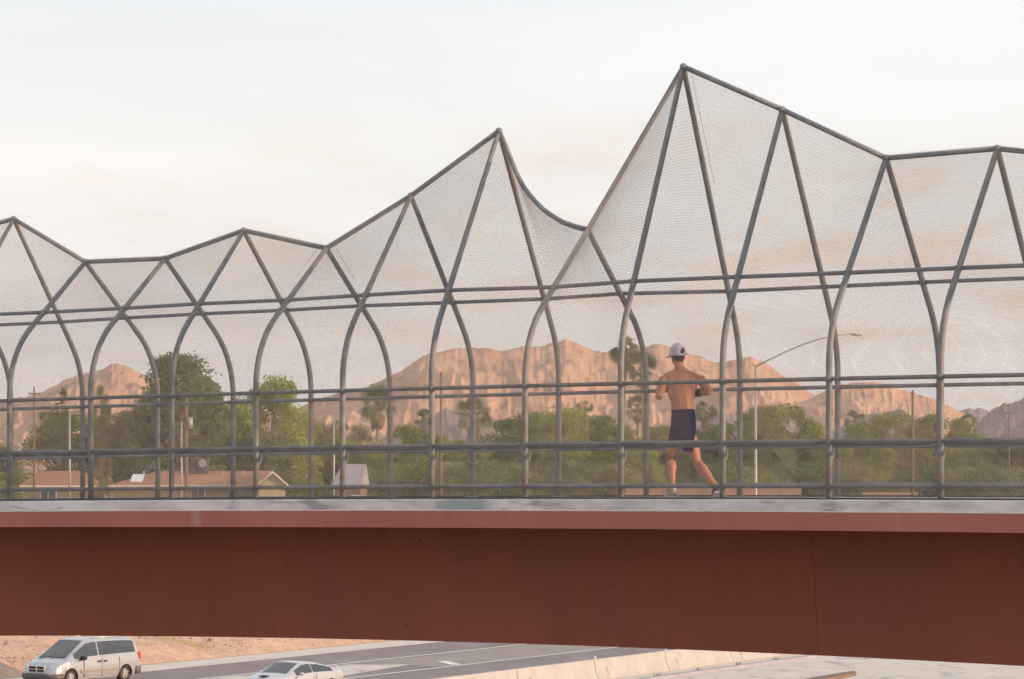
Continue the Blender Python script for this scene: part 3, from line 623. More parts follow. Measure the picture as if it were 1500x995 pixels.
T('olive', 500, 640, 370, 'olive tree behind the grey roofed shed', 0.9)
T('brown', 524, 622, 375, 'reddish brown tree left of the stout palm', 0.55)
T('lime', 560, 642, 352, 'low yellowish tree under the stout palm', 0.9)
T('olive', 598, 622, 372, 'olive tree right of the stout palm', 0.8)
T('mid', 640, 636, 365, 'mid green tree behind the tall brown pole', 0.8)
T('shrub_lime', 604, 668, 340, 'olive green shrub low between the stout palm and the brown pole', 0.9, 'shrubs below the trees', 'shrub')
T('olive', 678, 640, 355, 'olive tree left of the middle palm', 0.85)
T('mid', 745, 612, 375, 'mid green tree right of the middle palm', 0.85)
T('olive', 786, 602, 370, 'olive tree left of the widest green crown in the middle', 0.85)
T('lime', 826, 592, 365, 'yellow green tree with the widest crown in the middle', 0.8)
T('mid', 872, 606, 372, 'mid green tree left of the tall leaning palm', 0.8)
T('dark', 790, 640, 350, 'dark green tree low in front of the widest crown', 0.95)
T('olive', 905, 622, 368, 'olive tree under the tall leaning palm', 0.75)
T('mid', 962, 622, 372, 'mid green tree behind the left arm of the jogger', 0.8)
T('olive', 1010, 628, 376, 'olive tree directly behind the jogger', 0.8)
T('lime', 950, 645, 352, 'low yellow green tree left of the legs of the jogger', 0.8)
T('mid', 1058, 618, 370, 'mid green tree just left of the streetlamp pole', 0.7)
T('olive', 1112, 594, 372, 'olive tree crowned at the streetlamp pole', 0.7)
T('olive', 1150, 591, 368, 'broad olive tree right of the streetlamp pole', 0.75)
T('dark', 1128, 640, 350, 'dark tree low behind the streetlamp pole', 0.9)
T('lime', 1192, 610, 372, 'narrow yellow green tree right of the broad olive tree', 0.5)
T('olive', 1225, 645, 360, 'low olive tree in front of the far orange ridge', 0.8)
T('mid', 1262, 622, 378, 'mid green tree under the small palm on the right', 0.75)
T('olive', 1308, 603, 380, 'olive tree left of the tall wooden pole on the right', 0.75)
T('brown', 1330, 620, 365, 'dry brown tree at the tall wooden pole on the right', 0.9)
T('olive', 1362, 606, 385, 'olive tree right of the tall wooden pole', 0.7)
T('lime', 1290, 640, 352, 'low yellow green tree below the small right palm', 0.8)
T('mid', 1412, 612, 390, 'mid green tree right of the last visible fence arch foot', 0.6)
T('brown', 1445, 645, 365, 'dry brown tree in front of the bluish hill', 0.8)
T('dark', 1420, 655, 350, 'dark tree low in front of the last orange slope', 0.9)
T('dark', 1478, 640, 365, 'dark tree near the right edge of the view', 0.9)
T('olive', 1540, 640, 370, 'olive tree just outside the right edge of the view', 1.0)
sh = [(20, 690, 'first'), (534, 684, 'second'), (650, 676, 'third'), (700, 672, 'fourth'), (742, 678, 'fifth'), (850, 674, 'sixth'), (905, 680, 'seventh'), (1060, 676, 'eighth'), (1100, 684, 'ninth'), (1185, 676, 'tenth'), (1245, 682, 'eleventh'), (1350, 680, 'twelfth'), (1400, 684, 'thirteenth'), (1460, 682, 'fourteenth'), (1500, 684, 'fifteenth')]
for k, (X, Y, nm) in enumerate(sh):
    T(('shrub_lime', 'shrub', 'shrub_brown', 'shrub')[k % 4], X, Y, 325 + (k * 7) % 18, f'{nm} low bush counted from the left under the taller trees', 1.25, 'bushes under the taller trees', 'bush')
for k in range(11):   # a farther belt of trees closes the gaps
    X = 430 + k * 104; T('dark' if k % 2 else 'mid', X, 645 + (k * 13) % 17, 430 + (k * 11) % 20, 'dim green tree in the farther belt, number %s from its left end' % 'one two three four five six seven eight nine ten eleven'.split()[k], 1.9, 'farther belt of trees')
# ------------------------------------------------------------------ fan palms
def frond_mesh(dead=False, seed=0):
    rd_ = random.Random(seed); mb = MB(); n = 11
    mb.tube([(0, 0, 0), (0.45, 0, 0.06), (0.8, 0, 0.04)], [0.025, 0.018, 0.012], 4)
    for k in range(n):
        g = R(-62 + 124 * k / (n - 1)); l_ = 1.15 * (0.78 + 0.22 * math.cos(g)) * rd_.uniform(.9, 1.05)
        d_ = Vector((math.cos(g), math.sin(g), 0)); s_ = Vector((-d_.y, d_.x, 0)) * 0.045; b_ = Vector((0.78, 0, 0.04))
        m_ = b_ + d_ * l_ * .62 + Vector((0, 0, 0.02)); t_ = b_ + d_ * l_ + Vector((0, 0, -0.42 * (0.6 + 0.4 * abs(math.sin(g)))))
        mb.add([b_, m_ - s_ * 1.3, t_, m_ + s_ * 1.3], [(0, 1, 2, 3)])
    return mb.mesh('dead_frond' if dead else 'frond', M['skirt' if dead else 'frond'])
FM, FD = [frond_mesh(False, s) for s in range(3)], frond_mesh(True, 9)
def palm(X, Ytop, d, size, label, lean=0.0, skirt=10, nf=26, seed=0, hdrop=0.0):
    rd_ = random.Random(seed); p = at(X, 700, d); H = CH - (Ytop - HY) * d / F - GZ - size * 0.75
    o = empty('palm_tree', (p.x, p.y, GZ - 0.1), label=label, cat='palm tree', group='fan palms behind the bridge')
    top = Vector((lean, 0, H)); MB().tube([(0, 0, -.2), (lean * .25, 0, H * .4), (lean * .6, 0, H * .75), top], [0.26, 0.2, 0.18, 0.2], 9).obj('trunk', M['palm_bark'], o, True)
    for k in range(int(nf * 1.25)):
        el = R(rd_.uniform(-38, 82)); az = k * 2.39996 + rd_.uniform(-.3, .3)
        f_ = link('frond', FM[k % 3], o); f_.location = top + Vector((0, 0, rd_.uniform(-.1, .25))); f_.rotation_euler = (rd_.uniform(-1.25, 1.25), -el, az); f_.scale = (size * rd_.uniform(.85, 1.1) * .66,) * 3
    for k in range(skirt):
        f_ = link('dead_frond', FD, o); az = k * 2.39996; f_.location = top - Vector((0, 0, 0.25 + 0.12 * (k % 5) * size)); f_.rotation_euler = (0, R(rd_.uniform(58, 80)), az); f_.scale = (size * .5,) * 3
palm(553, 572, 404, 2.6, 'stout palm with a shaggy dead skirt left of the tall brown pole', skirt=16, nf=30, seed=1)
palm(620, 603, 403, 1.3, 'small palm between the stout palm and the tall brown pole', seed=2, nf=20)
palm(694, 590, 409, 2.5, 'palm with spreading fronds right of the tall brown pole', seed=3)
palm(912, 500, 406, 2.1, 'tallest palm with tilted crown left of the jogger', lean=0.5, skirt=6, seed=4, nf=28)
palm(944, 523, 404, 2.1, 'second tall palm crown between the tallest palm and the jogger', lean=-0.4, skirt=8, seed=5, nf=28)
palm(934, 583, 411, 1.7, 'short palm below the two tall palm crowns', skirt=12, seed=6)
palm(1033, 592, 408, 1.6, 'palm just right of the back of the jogger', seed=7, nf=22)
palm(1252, 606, 406, 1.6, 'small palm right of the streetlamp in front of the orange ridge', seed=8, nf=22)
palm(1417, 608, 401, 1.2, 'tiny palm near the last orange slope', seed=9, nf=16, skirt=4)
palm(70, 604, 397, 1.3, 'small palm above the leftmost brown roof', seed=10, nf=18, skirt=6)
palm(497, 618, 399, 1.3, 'small palm beside the thin grey pole left of the stout palm', seed=12, nf=18)
palm(857, 588, 407, 1.1, 'tiny palm rising behind the widest green crown', seed=11, nf=16, skirt=4)
# ------------------------------------------------------------------ poles
def wood_pole(X, Ytop, d, label, r=0.15, arm=None, trans=False):
    p = at(X, 700, d); H = CH - (Ytop - HY) * d / F - GZ
    o = empty('utility_pole', (p.x, p.y, GZ - .1), label=label, cat='utility pole', group='wooden utility poles')
    MB().tube([(0, 0, -.3), (0, 0, H * .5), (0, 0, H + .1)], [r * 1.15, r, r * .8], 9).obj('post', M['wood'], o, True)
    if arm:
        MB().box(-arm, arm, -0.06, 0.06, H - .75, H - .6).obj('crossarm', M['wood'], o)
        for a in (-arm * .9, -arm * .4, arm * .4, arm * .9): MB().tube([(a, 0, H - .6), (a, 0, H - .42)], [.05, .03], 7).obj('insulator', M['lampgrey'], o, True)
    if trans:
        MB().tube([(0.38, -0.1, H * .74), (0.38, -0.1, H * .74 + 1.1)], .27, 12).obj('transformer', M['lampgrey'], o, True)
wood_pole(50, 566, 300, 'brown utility pole near the left edge', 0.10, 0.6)
wood_pole(273, 584, 290, 'brown wooden pole in front of the tallest dark eucalyptus', 0.17, trans=True)
wood_pole(646, 545, 290, 'tall brown pole in front of the broad mountain', 0.14)
wood_pole(1337, 572, 300, 'dark wooden pole near the right with a stubby top', 0.15)
wood_pole(1478, 595, 330, 'thin dark pole at the right edge before the bluish hill', 0.09, 0.5)
def grey_pole(X, Ytop, d, label, r=0.06):
    p = at(X, 700, d); H = CH - (Ytop - HY) * d / F - GZ
    o = empty('light_pole', (p.x, p.y, GZ - .1), label=label, cat='pole', group='thin grey poles')
    MB().tube([(0, 0, -.3), (0, 0, H)], [r * 1.2, r], 8).obj('post', M['lampgrey'], o, True); MB().ball((0, 0, H), r * 1.5).obj('pole_cap', M['lampgrey'], o, True)
grey_pole(102, 600, 240, 'thin grey pole in front of the leftmost brown roof', .09)
grey_pole(266, 618, 240, 'thin grey pole just left of the pole with a transformer', .07)
grey_pole(489, 616, 250, 'thin grey pole beside the grey roofed shed', .08)
# streetlamp with a long mast arm
d = 166; p = at(1107, 700, d)
lamp = empty('street_lamp', (p.x, p.y, GZ - .1), label='grey streetlamp with a long curved mast arm reaching right, behind the jogger', cat='streetlamp')
Hp = CH - (533 - HY) * d / F - GZ
MB().tube([(0, 0, -.3), (0, 0, 2), (0, 0, Hp)], [.12, .095, .062], 10).obj('post', M['lampgrey'], lamp, True)
MB().box(-.22, .22, -.22, .22, -.05, .25).obj('footing', M['concrete_edge'], lamp)
pts = []
for X, Y in ((1107, 537), (1125, 528), (1150, 516), (1175, 505), (1200, 497), (1225, 491.5), (1248, 489.5)):
    q = at(X, Y, d); pts.append((q.x - p.x, 0, q.z - GZ + .1))
MB().tube(pts, [.055, .05, .045, .042, .038, .034, .03], 8).obj('mast_arm', M['lampgrey'], lamp, True)
q = at(1246, 489.5, d); mtx = Matrix.Translation((q.x - p.x, 0, q.z - GZ + .1)) @ Matrix.Rotation(R(3), 4, 'Y')
mb = MB(); mb.tube([mtx @ Vector(a) for a in ((-.05, 0, 0), (.1, 0, -.01), (.4, 0, -.03), (.66, 0, -.03), (.72, 0, -.02))], [.04, (.07, .12), (.075, .15), (.05, .1), (.01, .02)], 10)
mb.obj('lamp_head', M['lampgrey'], lamp, True)
MB().tube([mtx @ Vector((.4, 0, -.09)), mtx @ Vector((.4, 0, -.13))], [.11, .08], 10).obj('lamp_lens', M['lampglass'], lamp, True)
# ------------------------------------------------------------------ houses
def hip_roof(mb, x0, x1, y0, y1, z0, z1, hip=(True, True), th=.12):
    ym = (y0 + y1) / 2; hx = (y1 - y0) / 2
    a = x0 + (hx if hip[0] else 0); b = x1 - (hx if hip[1] else 0)
    v = [(x0, y0, z0), (x1, y0, z0), (x1, y1, z0), (x0, y1, z0), (a, ym, z1), (b, ym, z1)]
    v2 = [(x, y, z - th) for x, y, z in v]
    mb.add(v + v2, [(0, 1, 5, 4), (2, 3, 4, 5), (1, 2, 5), (3, 0, 4), (7, 6, 10, 11), (9, 8, 11, 10), (8, 7, 11), (6, 9, 10), (1, 0, 6, 7), (2, 1, 7, 8), (3, 2, 8, 9), (0, 3, 9, 6)])
def window(parent, x, y, z, wd, h):
    f_ = MB().box(x - wd / 2 - .06, x + wd / 2 + .06, y - .04, y + .02, z - .06, z + h + .06).obj('window', M['trim'], parent)
    for s_ in (-1, 1): MB().box(x + s_ * wd / 4 - wd / 4 + .03, x + s_ * wd / 4 + wd / 4 - .03, y - .055, y - .035, z, z + h).obj('pane', M['darkglass'], f_)
d = 300
def house(X0, X1, d, label, hips, depth=9.0, ridge=690, eave=711):
    a, b = at(X0, 700, d), at(X1, 700, d); o = empty('house', (a.x, d, GZ), label=label, cat='house', group='brown roofed bungalows'); W_ = b.x - a.x
    ze = CH - (eave - HY) * d / F - GZ; zr = CH - (ridge - HY) * (d + depth / 2) / F - GZ
    MB().box(.5, W_ - .5, .6, depth - .6, -.1, ze - .05).obj('wall', M['stucco_shaded'], o)
    mb = MB(); hip_roof(mb, 0, W_, 0, depth, ze, zr, hips); rf = mb.obj('roof', M['roof'], o)
    MB().box(0.02, W_ - .02, -.04, .0, ze - .2, ze + .0).obj('fascia', M['trim'], o)
    return o, W_, ze, zr, rf
hA, W_, ze, zr, rf = house(28, 146, 300, 'leftmost brown hip roofed bungalow partly behind the bushes', (True, True), 4)
window(hA, W_ * .35, .6, .9, 1.6, 1.0)
hB, W_, ze, zr, rf = house(158, 392, 300, 'long brown roofed bungalow with a cream gable end and a rooftop air conditioner', (True, False), 9)
for fx in (.56,): window(hB, W_ * fx, .6, 1.0, 1.4, 1.0)
MB().box(W_ * .44, W_ * .44 + 1, .55, .62, 0, 2.1).obj('door', M['wood'], hB)
# skylight, chimney vent and air conditioner on the roof
sl_ = (zr - ze) / 4.5
x = at(198, 700, 300).x - hB.location.x; mtx = Matrix.Translation((x, 1.9, ze + 1.9 * sl_ + .06)) @ Matrix.Rotation(math.atan(sl_), 4, 'X')
MB().box(-.62, .62, -1.15, 1.15, -.02, .12, mtx).obj('skylight', M['white'], rf)
x = at(210, 700, 300).x - hB.location.x; MB().box(x - .25, x + .25, 3.6, 4.1, zr - .5, zr + .55).obj('chimney', M['metalbox'], rf)
x = at(281, 700, 300).x - hB.location.x
ac = MB().box(x - 1.25, x + 1.25, 3.4, 5.4, zr - .35, zr + 1.35).obj('air_conditioner', M['metalbox'], rf); bevel(ac, .05)
for k in range(5): MB().box(x - 1.15, x + .3, 3.36, 3.4, zr + .0 + k * .25, zr + .12 + k * .25).obj('vent_slat', M['blackp'], ac)
MB().tube([(x + .75, 3.4, zr + .8), (x + .75, 3.33, zr + .8)], .42, 14).obj('fan_grille', M['lampgrey'], ac)
for fx in (.2, .33, .7, .83):
    MB().tube([(W_ * fx, 3.2, ze + 3.0 * sl_), (W_ * fx, 3.2, ze + 3.2 * sl_ + .35)], .09, 8).tube([(W_ * fx, 3.2, ze + 3.2 * sl_ + .36), (W_ * fx, 3.2, ze + 3.2 * sl_ + .44)], .15, 8).obj('vent_pipe', M['lampgrey'], rf)
# gable wing, turned toward the right
g0 = at(378, 711, 296); gw = empty('house', (0, 0, 0)); COL.objects.unlink(gw); bpy.data.objects.remove(gw)
Lg, Wg = 3.4, 3.1
mtx = Matrix.Translation((at(376, 700, 297).x - hB.location.x, -2.2, 0)) @ Matrix.Rotation(R(6), 4, 'Z')
zt = CH - (690 - HY) * 297 / F - GZ
mb = MB(); v = [(0.15, 0, -.1), (Wg - .25, 0, -.1), (Wg - .25, 0, ze - .08), (Wg / 2, 0, zt - .18), (0.15, 0, ze - .08)]; v2 = [(x_, y_ + 5, z_) for x_, y_, z_ in v]
mb.add([mtx @ Vector(q) for q in v + v2], [(4, 3, 2, 1, 0), (5, 6, 7, 8, 9)] + [(j, (j + 1) % 5, 5 + (j + 1) % 5, 5 + j) for j in range(5)]); mb.obj('gable_wall', M['stucco'], hB)
for s_, xa, xb in ((0, -.45, Wg / 2), (1, Wg + .4, Wg / 2)):
    mb = MB(); za = ze - .25; v = [(xa, -.45, za), (xb, -.45, zt), (xb, 5.2, zt), (xa, 5.2, za)]; v2 = [(a_, b_, c_ - .12) for a_, b_, c_ in v]
    mb.add([mtx @ Vector(q) for q in v + v2], [(0, 1, 2, 3), (7, 6, 5, 4), (0, 4, 5, 1), (1, 5, 6, 2), (2, 6, 7, 3), (3, 7, 4, 0)]); mb.obj('gable_roof', M['roof'], hB)
    mb = MB(); v = [(xa, -.52, za + .02), (xb, -.52, zt + .02), (xb, -.52, zt - .22), (xa, -.52, za - .2)]; v2 = [(a_, b_ + .06, c_) for a_, b_, c_ in v]
    mb.add([mtx @ Vector(q) for q in v + v2], [(0, 1, 2, 3), (7, 6, 5, 4), (0, 4, 5, 1), (1, 5, 6, 2), (2, 6, 7, 3), (3, 7, 4, 0)]); mb.obj('barge_board', M['trim'], hB)
# grey roofed shed
a = at(484, 700, 320); shed = empty('shed', (a.x, 320, GZ), rz=R(-8), label='small shed with a pale grey sloping roof left of the stout palm', cat='shed')
zr = CH - (680 - HY) * 323 / F - GZ; ze = CH - (711 - HY) * 320 / F - GZ
MB().box(.2, 3.3, .3, 4.2, -.1, ze).obj('wall', M['wood'], shed)
mb = MB(); v = [(0, 0, ze), (3.5, 0, ze), (3.3, 3.6, zr), (.6, 3.6, zr), (0, 4.6, ze), (3.5, 4.6, ze)]; mb.add(v + [(x_, y_, z_ - .1) for x_, y_, z_ in v], [(0, 1, 2, 3), (3, 2, 5, 4), (0, 3, 4), (1, 5, 2), (0, 6, 7, 1), (7, 6, 9, 8), (9, 10, 11, 8), (4, 10, 11, 5)]); mb.obj('roof', M['roof_grey'], shed)
# tan block wall behind the right half, blocks laid in courses
def block_wall(X0, X1, ytop, d, label):
    a, b = at(X0, 700, d), at(X1, 700, d); H = CH - (ytop - HY) * d / F - GZ; n = max(1, int((b.x - a.x) / 2.0)); o = empty('block_wall', (a.x, d, GZ), label=label, cat='wall', group='tan block walls'); s_ = (b.x - a.x) / n
    pm = MB().box(0.012, s_ - .012, 0, .2, -.2, H - .08).mesh('wall_panel', M['block']); cm_ = MB().box(0, s_, -.03, .23, H - .078, H).mesh('coping', M['block'])
    post = MB().box(-.16, .16, -.06, .26, -.2, H + .03).mesh('pilaster', M['block'])
    for k in range(n):
        for me, nm in ((pm, 'wall_panel'), (cm_, 'coping')) + (((post, 'pilaster'),) if k % 2 == 0 else ()): q = link(nm, me, o); q.location = (s_ * k, 0, 0)
block_wall(918, 1174, 715.5, 318, 'tan block wall behind the bridge, below the jogger and streetlamp')
block_wall(560, 760, 724, 345, 'low tan block wall under the bushes in the middle')
block_wall(1266, 1345, 721, 318, 'short low tan block wall near the right')
# ------------------------------------------------------------------ vehicles
def wheel(parent, x, y, r, wd, side):
    tb = MB(); prof_ = [(r * .62, -wd / 2), (r * .9, -wd / 2), (r, -wd * .32), (r, wd * .32), (r * .9, wd / 2), (r * .62, wd / 2)]; n = 26; v, f = [], []
    for k in range(n):
        g = 2 * math.pi * k / n
        for rr_, yy_ in prof_: v.append((x + rr_ * math.cos(g), y + yy_, r + rr_ * math.sin(g)))
    for k in range(n):
        k2 = (k + 1) % n
        for j in range(5): f.append((k * 6 + j, k * 6 + j + 1, k2 * 6 + j + 1, k2 * 6 + j))
    w_ = tb.add(v, f).obj('wheel', M['tyre'], parent, True)
    yo = y + side * wd * .38; rb = MB(); rb.tube([(x, yo - side * .05, r), (x, yo, r)], [r * .62, r * .60], 22).tube([(x, yo, r), (x, yo + side * .03, r)], [r * .17, r * .14], 10)
    for k in range(7):
        g = 2 * math.pi * k / 7; c_, s_ = math.cos(g), math.sin(g); rb.tube([(x + c_ * r * .1, yo + side * .012, r + s_ * r * .1), (x + c_ * r * .58, yo + side * .02, r + s_ * r * .58)], [.045, .03], 5)
    rb.obj('rim', M['rim'], w_); MB().tube([(x, yo - side * .02, r), (x, yo + side * .004, r)], r * .5, 22).obj('brake_disc', M['blackp'], w_)
def smooth_interp(xs, table, col):
    tx = [r_[0] for r_ in table]; return np.interp(xs, tx, [r_[col] for r_ in table])
def make_car(root, Tb, L_, wheels, r, paint, glass_side, ws, rw_, hgt):
    """Tb rows: x, z_bottom, z_belt, w_belt, z_top, w_top ; ws/rw_ = (x base, x top) of windscreen and rear window"""
    xs = set(np.linspace(-L_ / 2, L_ / 2, 46).tolist()); xs |= {r_[0] for r_ in Tb} | set(ws) | set(rw_)
    ar = r * 1.13
    for wx in wheels: xs |= {wx + ar * math.cos(a) for a in np.linspace(0, math.pi, 11)}
    for a, b in glass_side: xs |= {a, b}
    xs = np.array(sorted(xs)); keep = [0]
    for k in range(1, len(xs)):
        if xs[k] - xs[keep[-1]] > 0.004: keep.append(k)
    xs = xs[keep]; c = [smooth_interp(xs, Tb, k) for k in range(6)]; n = len(xs); P = []
    for k, x in enumerate(xs):
        zb, zl, wb, zt, wt = (c[q][k] for q in range(1, 6)); arch = 0
        for wx in wheels:
            if abs(x - wx) < ar: arch = max(arch, r + math.sqrt(ar * ar - (x - wx) ** 2))
        lo = lambda z: max(z, arch)
        m_ = zt - zl
        P.append([(0, zb), (wb * .8, zb), (wb * .955, lo(zb + .02)), (wb * .99, lo(zb + (zl - zb) * .22)), (wb, lo(zb + (zl - zb) * .52)), (wb * .99, max(zl - .09, min(arch, zl - .07))), (wb * .955, zl),
                  (wb * .955 + (wt - wb * .955) * .12, zl + m_ * .12), (wb * .955 + (wt - wb * .955) * .80, zl + m_ * .84), (wt * .93, zt - m_ * .04), (wt * .86, zt + .004), (wt * .45, zt + .02), (0, zt + .026)])
    m = 13; V = [(xs[k], y, z) for k in range(n) for y, z in P[k]]; V += [(xs[k], -y, z) for k in range(n) for y, z in P[k]]; o2 = n * m
    body, glass, under = [], [], []
    def inr(x0, x1, a, b): lo_, hi_ = min(a, b), max(a, b); return x0 >= lo_ - 1e-3 and x1 <= hi_ + 1e-3
    for k in range(n - 1):
        for j in range(m - 1):
            tgt = body
            if j <= 1: tgt = under
            if j == 7 and any(inr(xs[k], xs[k + 1], a, b) for a, b in glass_side): tgt = glass
            if j in (10, 11) and (inr(xs[k], xs[k + 1], *ws) or inr(xs[k], xs[k + 1], *rw_)): tgt = glass
            a, b = k * m + j, (k + 1) * m + j
            tgt.append((a, a + 1, b + 1, b)); tgt.append((o2 + a, o2 + b, o2 + b + 1, o2 + a + 1))
    for k in (0, n - 1):
        body.append(tuple(k * m + j for j in range(m)) + tuple(o2 + k * m + j for j in reversed(range(1, m - 1))))
    def sub(name, faces, mm, sm=True, parent=root):
        mb = MB(); mb.v = V; mb.f = faces; me = mb.mesh(name, mm, sm)
        import bmesh
        b_ = bmesh.new(); b_.from_mesh(me); bmesh.ops.remove_doubles(b_, verts=b_.verts, dist=.0005); bmesh.ops.delete(b_, geom=[v for v in b_.verts if not v.link_faces], context='VERTS'); bmesh.ops.recalc_face_normals(b_, faces=b_.faces); b_.to_mesh(me); b_.free()
        return link(name, me, parent)
    bd = sub('body', body, paint); sub('window_glass', glass, M['car_glass']); sub('underbody', under, M['blackp'], False)
    e_ = bd.modifiers.new('edge', 'EDGE_SPLIT'); e_.split_angle = R(38)
    return bd, lambda x: {k: float(smooth_interp([x], Tb, i)[0]) for i, k in ((1, 'zb'), (2, 'zl'), (3, 'wb'), (4, 'zt'), (5, 'wt'))}
gm = bpy.data.materials.new('car_glass'); gm.use_nodes = True; g_ = gm.node_tree; b_ = g_.nodes['Principled BSDF']; b_.inputs['Base Color'].default_value = (.02, .025, .028, 1); b_.inputs['Roughness'].default_value = .06; b_.inputs['Specular IOR Level'].default_value = 1.0; b_.inputs['IOR'].default_value = 1.9
tr = g_.nodes.new('ShaderNodeBsdfTransparent'); tr.inputs[0].default_value = (.55, .6, .58, 1); ms = g_.nodes.new('ShaderNodeMixShader'); ms.inputs[0].default_value = .35
g_.links.new(b_.outputs[0], ms.inputs[1]); g_.links.new(tr.outputs[0], ms.inputs[2]); g_.links.new(ms.outputs[0], g_.nodes['Material Output'].inputs[0]); M['car_glass'] = gm
# --- minivan
u0 = 89.2; vp = G(-70.75, u0); yaw = math.atan2(-uy, -ux) - R(5)
van = empty('minivan', (vp.x, vp.y, 0.006), rz=yaw, label='silver minivan with dark tinted rear windows driving left under the bridge', cat='van')
VT = [(-2.40, .42, 1.02, .86, 1.05, .70), (-2.33, .36, 1.06, .93, 1.34, .74), (-2.20, .30, 1.07, .96, 1.62, .72), (-1.95, .24, 1.07, .975, 1.70, .72), (-1.0, .22, 1.05, .985, 1.745, .74), (.2, .22, 1.02, .985, 1.75, .73), (.55, .22, 1.01, .98, 1.70, .70),
      (1.60, .22, .99, .955, 1.06, .80), (1.74, .22, .945, .94, .985, .79), (2.05, .24, .84, .92, .90, .76), (2.25, .28, .72, .86, .78, .66), (2.38, .34, .58, .74, .64, .55), (2.42, .40, .52, .66, .56, .5)]
vb, q = make_car(van, VT, 4.84, (-1.50, 1.52), .33, M['van_paint'], [(-2.10, -.04), (.02, .62), (.62, 1.30)], (1.62, .58), (-2.34, -2.19), 1.75)
for x in (-1.50, 1.52):
    for s_ in (-1, 1): wheel(van, x, s_ * .82, .33, .21, s_)
for s_ in (-1, 1):
    mb = MB().tube([(2.16, s_ * .55, .70), (2.27, s_ * .62, .70), (2.10, s_ * .87, .72)], [(.075, .05), (.09, .06), (.06, .04)], 10); mb.obj('headlight', M['lampglass'], van, True)
    MB().tube([(2.13, s_ * .85, .72), (1.95, s_ * .925, .73)], [(.06, .03), (.035, .02)], 8).obj('turn_signal', M['amber'], van, True)
    MB().box(-2.37, -2.24, s_ * .89 - .06, s_ * .89 + .06, .86, 1.13).obj('tail_light', M['redlamp'], van)
    hx = .98; MB().tube([(1.02, s_ * .93, 1.00), (1.0, s_ * 1.02, 1.04)], .03, 6).tube([(1.04, s_ * 1.07, 1.06), (.90, s_ * 1.08, 1.06)], [(.09, .13), (.08, .12)], 10).obj('wing_mirror', M['blackp'], van, True)
    for hx in (.02, -.32): MB().box(hx - .09, hx + .09, s_ * .985 - .03, s_ * .985 + .03, .86, .92).obj('door_handle', M['blackp'], van)
    MB().box(-1.02, 1.02, s_ * .985 - .02, s_ * .985 + .022, .50, .585).obj('side_moulding', M['moulding'], van)
    for gx_ in (.85, -.13, -1.12): MB().box(gx_ - .006, gx_ + .006, s_ * .985 - .012, s_ * .985 + .006, .32, 1.0).obj('door_gap', M['dark'], van)
MB().tube([(2.30, -.80, .40), (2.45, -.45, .40), (2.47, 0, .40), (2.45, .45, .40), (2.30, .80, .40), (1.98, .955, .38)], [(.13, .07)] * 6, 10).tube([(2.30, -.80, .40), (1.98, -.955, .38)], [(.13, .07)] * 2, 10).obj('front_bumper', M['plastic'], van, True)
MB().tube([(-2.05, -.97, .45), (-2.40, -.86, .45), (-2.47, 0, .45), (-2.40, .86, .45), (-2.05, .97, .45)], [(.16, .07)] * 5, 10).obj('rear_bumper', M['plastic'], van, True)
gr = MB().box(2.33, 2.43, -.40, .40, .56, .80); gr = gr.obj('grille', M['rim'], van)
for a in (-1, 1):
    for z0, z1 in ((.695, .785), (.58, .665)): MB().box(2.42, 2.437, a * .21 - .17, a * .21 + .17, z0, z1).obj('grille_opening', M['blackp'], gr)
for s_ in (-1, 1): MB().tube([(1.66, s_ * .3 - .3, 1.06), (1.55, s_ * .3 + .25, 1.11)], .012, 5).obj('wiper', M['blackp'], van)
for s_ in (-1, 1): MB().tube([(-1.9, s_ * .60, 1.755), (.1, s_ * .60, 1.80)], .018, 6).obj('roof_rail', M['rim'], van, True)
for k, (sx_, sy_) in enumerate(((.35, .40), (.35, -.40), (-.6, .40), (-.6, -.40))):
    MB().tube([(sx_, sy_, .55), (sx_ - .12, sy_, 1.05)], [(.08, .24), (.07, .22)], 10).tube([(sx_ - .13, sy_, 1.1), (sx_ - .17, sy_, 1.3)], [(.05, .12)] * 2, 8).obj('seat', M['plastic'], van, True)
MB().box(.95, 1.35, -.8, .8, .75, 1.0).obj('dashboard', M['blackp'], van)
# driver, seen through the side window
mtx = van.matrix_basis.copy(); mtx = Matrix.Translation(van.location) @ Matrix.Rotation(yaw, 4, 'Z')
mb = MB(); mb.tube([(.40, .40, .6), (.38, .40, .85), (.34, .40, 1.12), (.34, .40, 1.2), (.34, .40, 1.26)], [(.13, .17), (.13, .19), (.12, .21), (.06, .07), (.05, .055)], 14)
mb.ball((.36, .40, 1.38), .10, .085, .125); mb.tube([(.36, .60, 1.12), (.48, .64, .92), (.78, .56, 1.0)], [.055, .045, .035], 8); mb.tube([(.36, .20, 1.12), (.5, .17, .92), (.78, .26, 1.0)], [.055, .045, .035], 8)
mb.v = [tuple(mtx @ Vector(p_)) for p_ in mb.v]
drv = mb.obj('person', M['skin_pale'], None, True, label='driver in a teal top behind the wheel of the silver minivan', cat='person')
mb = MB().tube([(.40, .40, .58), (.38, .40, .85), (.34, .40, 1.13), (.34, .40, 1.19)], [(.14, .18), (.14, .20), (.13, .225), (.07, .09)], 14).tube([(.36, .60, 1.13), (.47, .645, .93)], [.068, .058], 8).tube([(.36, .20, 1.13), (.5, .16, .93)], [.068, .058], 8)
mb.v = [tuple(mtx @ Vector(p_)) for p_ in mb.v]; mb.obj('shirt', M['teal'], drv, True)
mb = MB().ball((.34, .40, 1.42), .105, .095, .11); mb.v = [tuple(mtx @ Vector(p_)) for p_ in mb.v]; mb.obj('hair', M['hair'], drv, True)
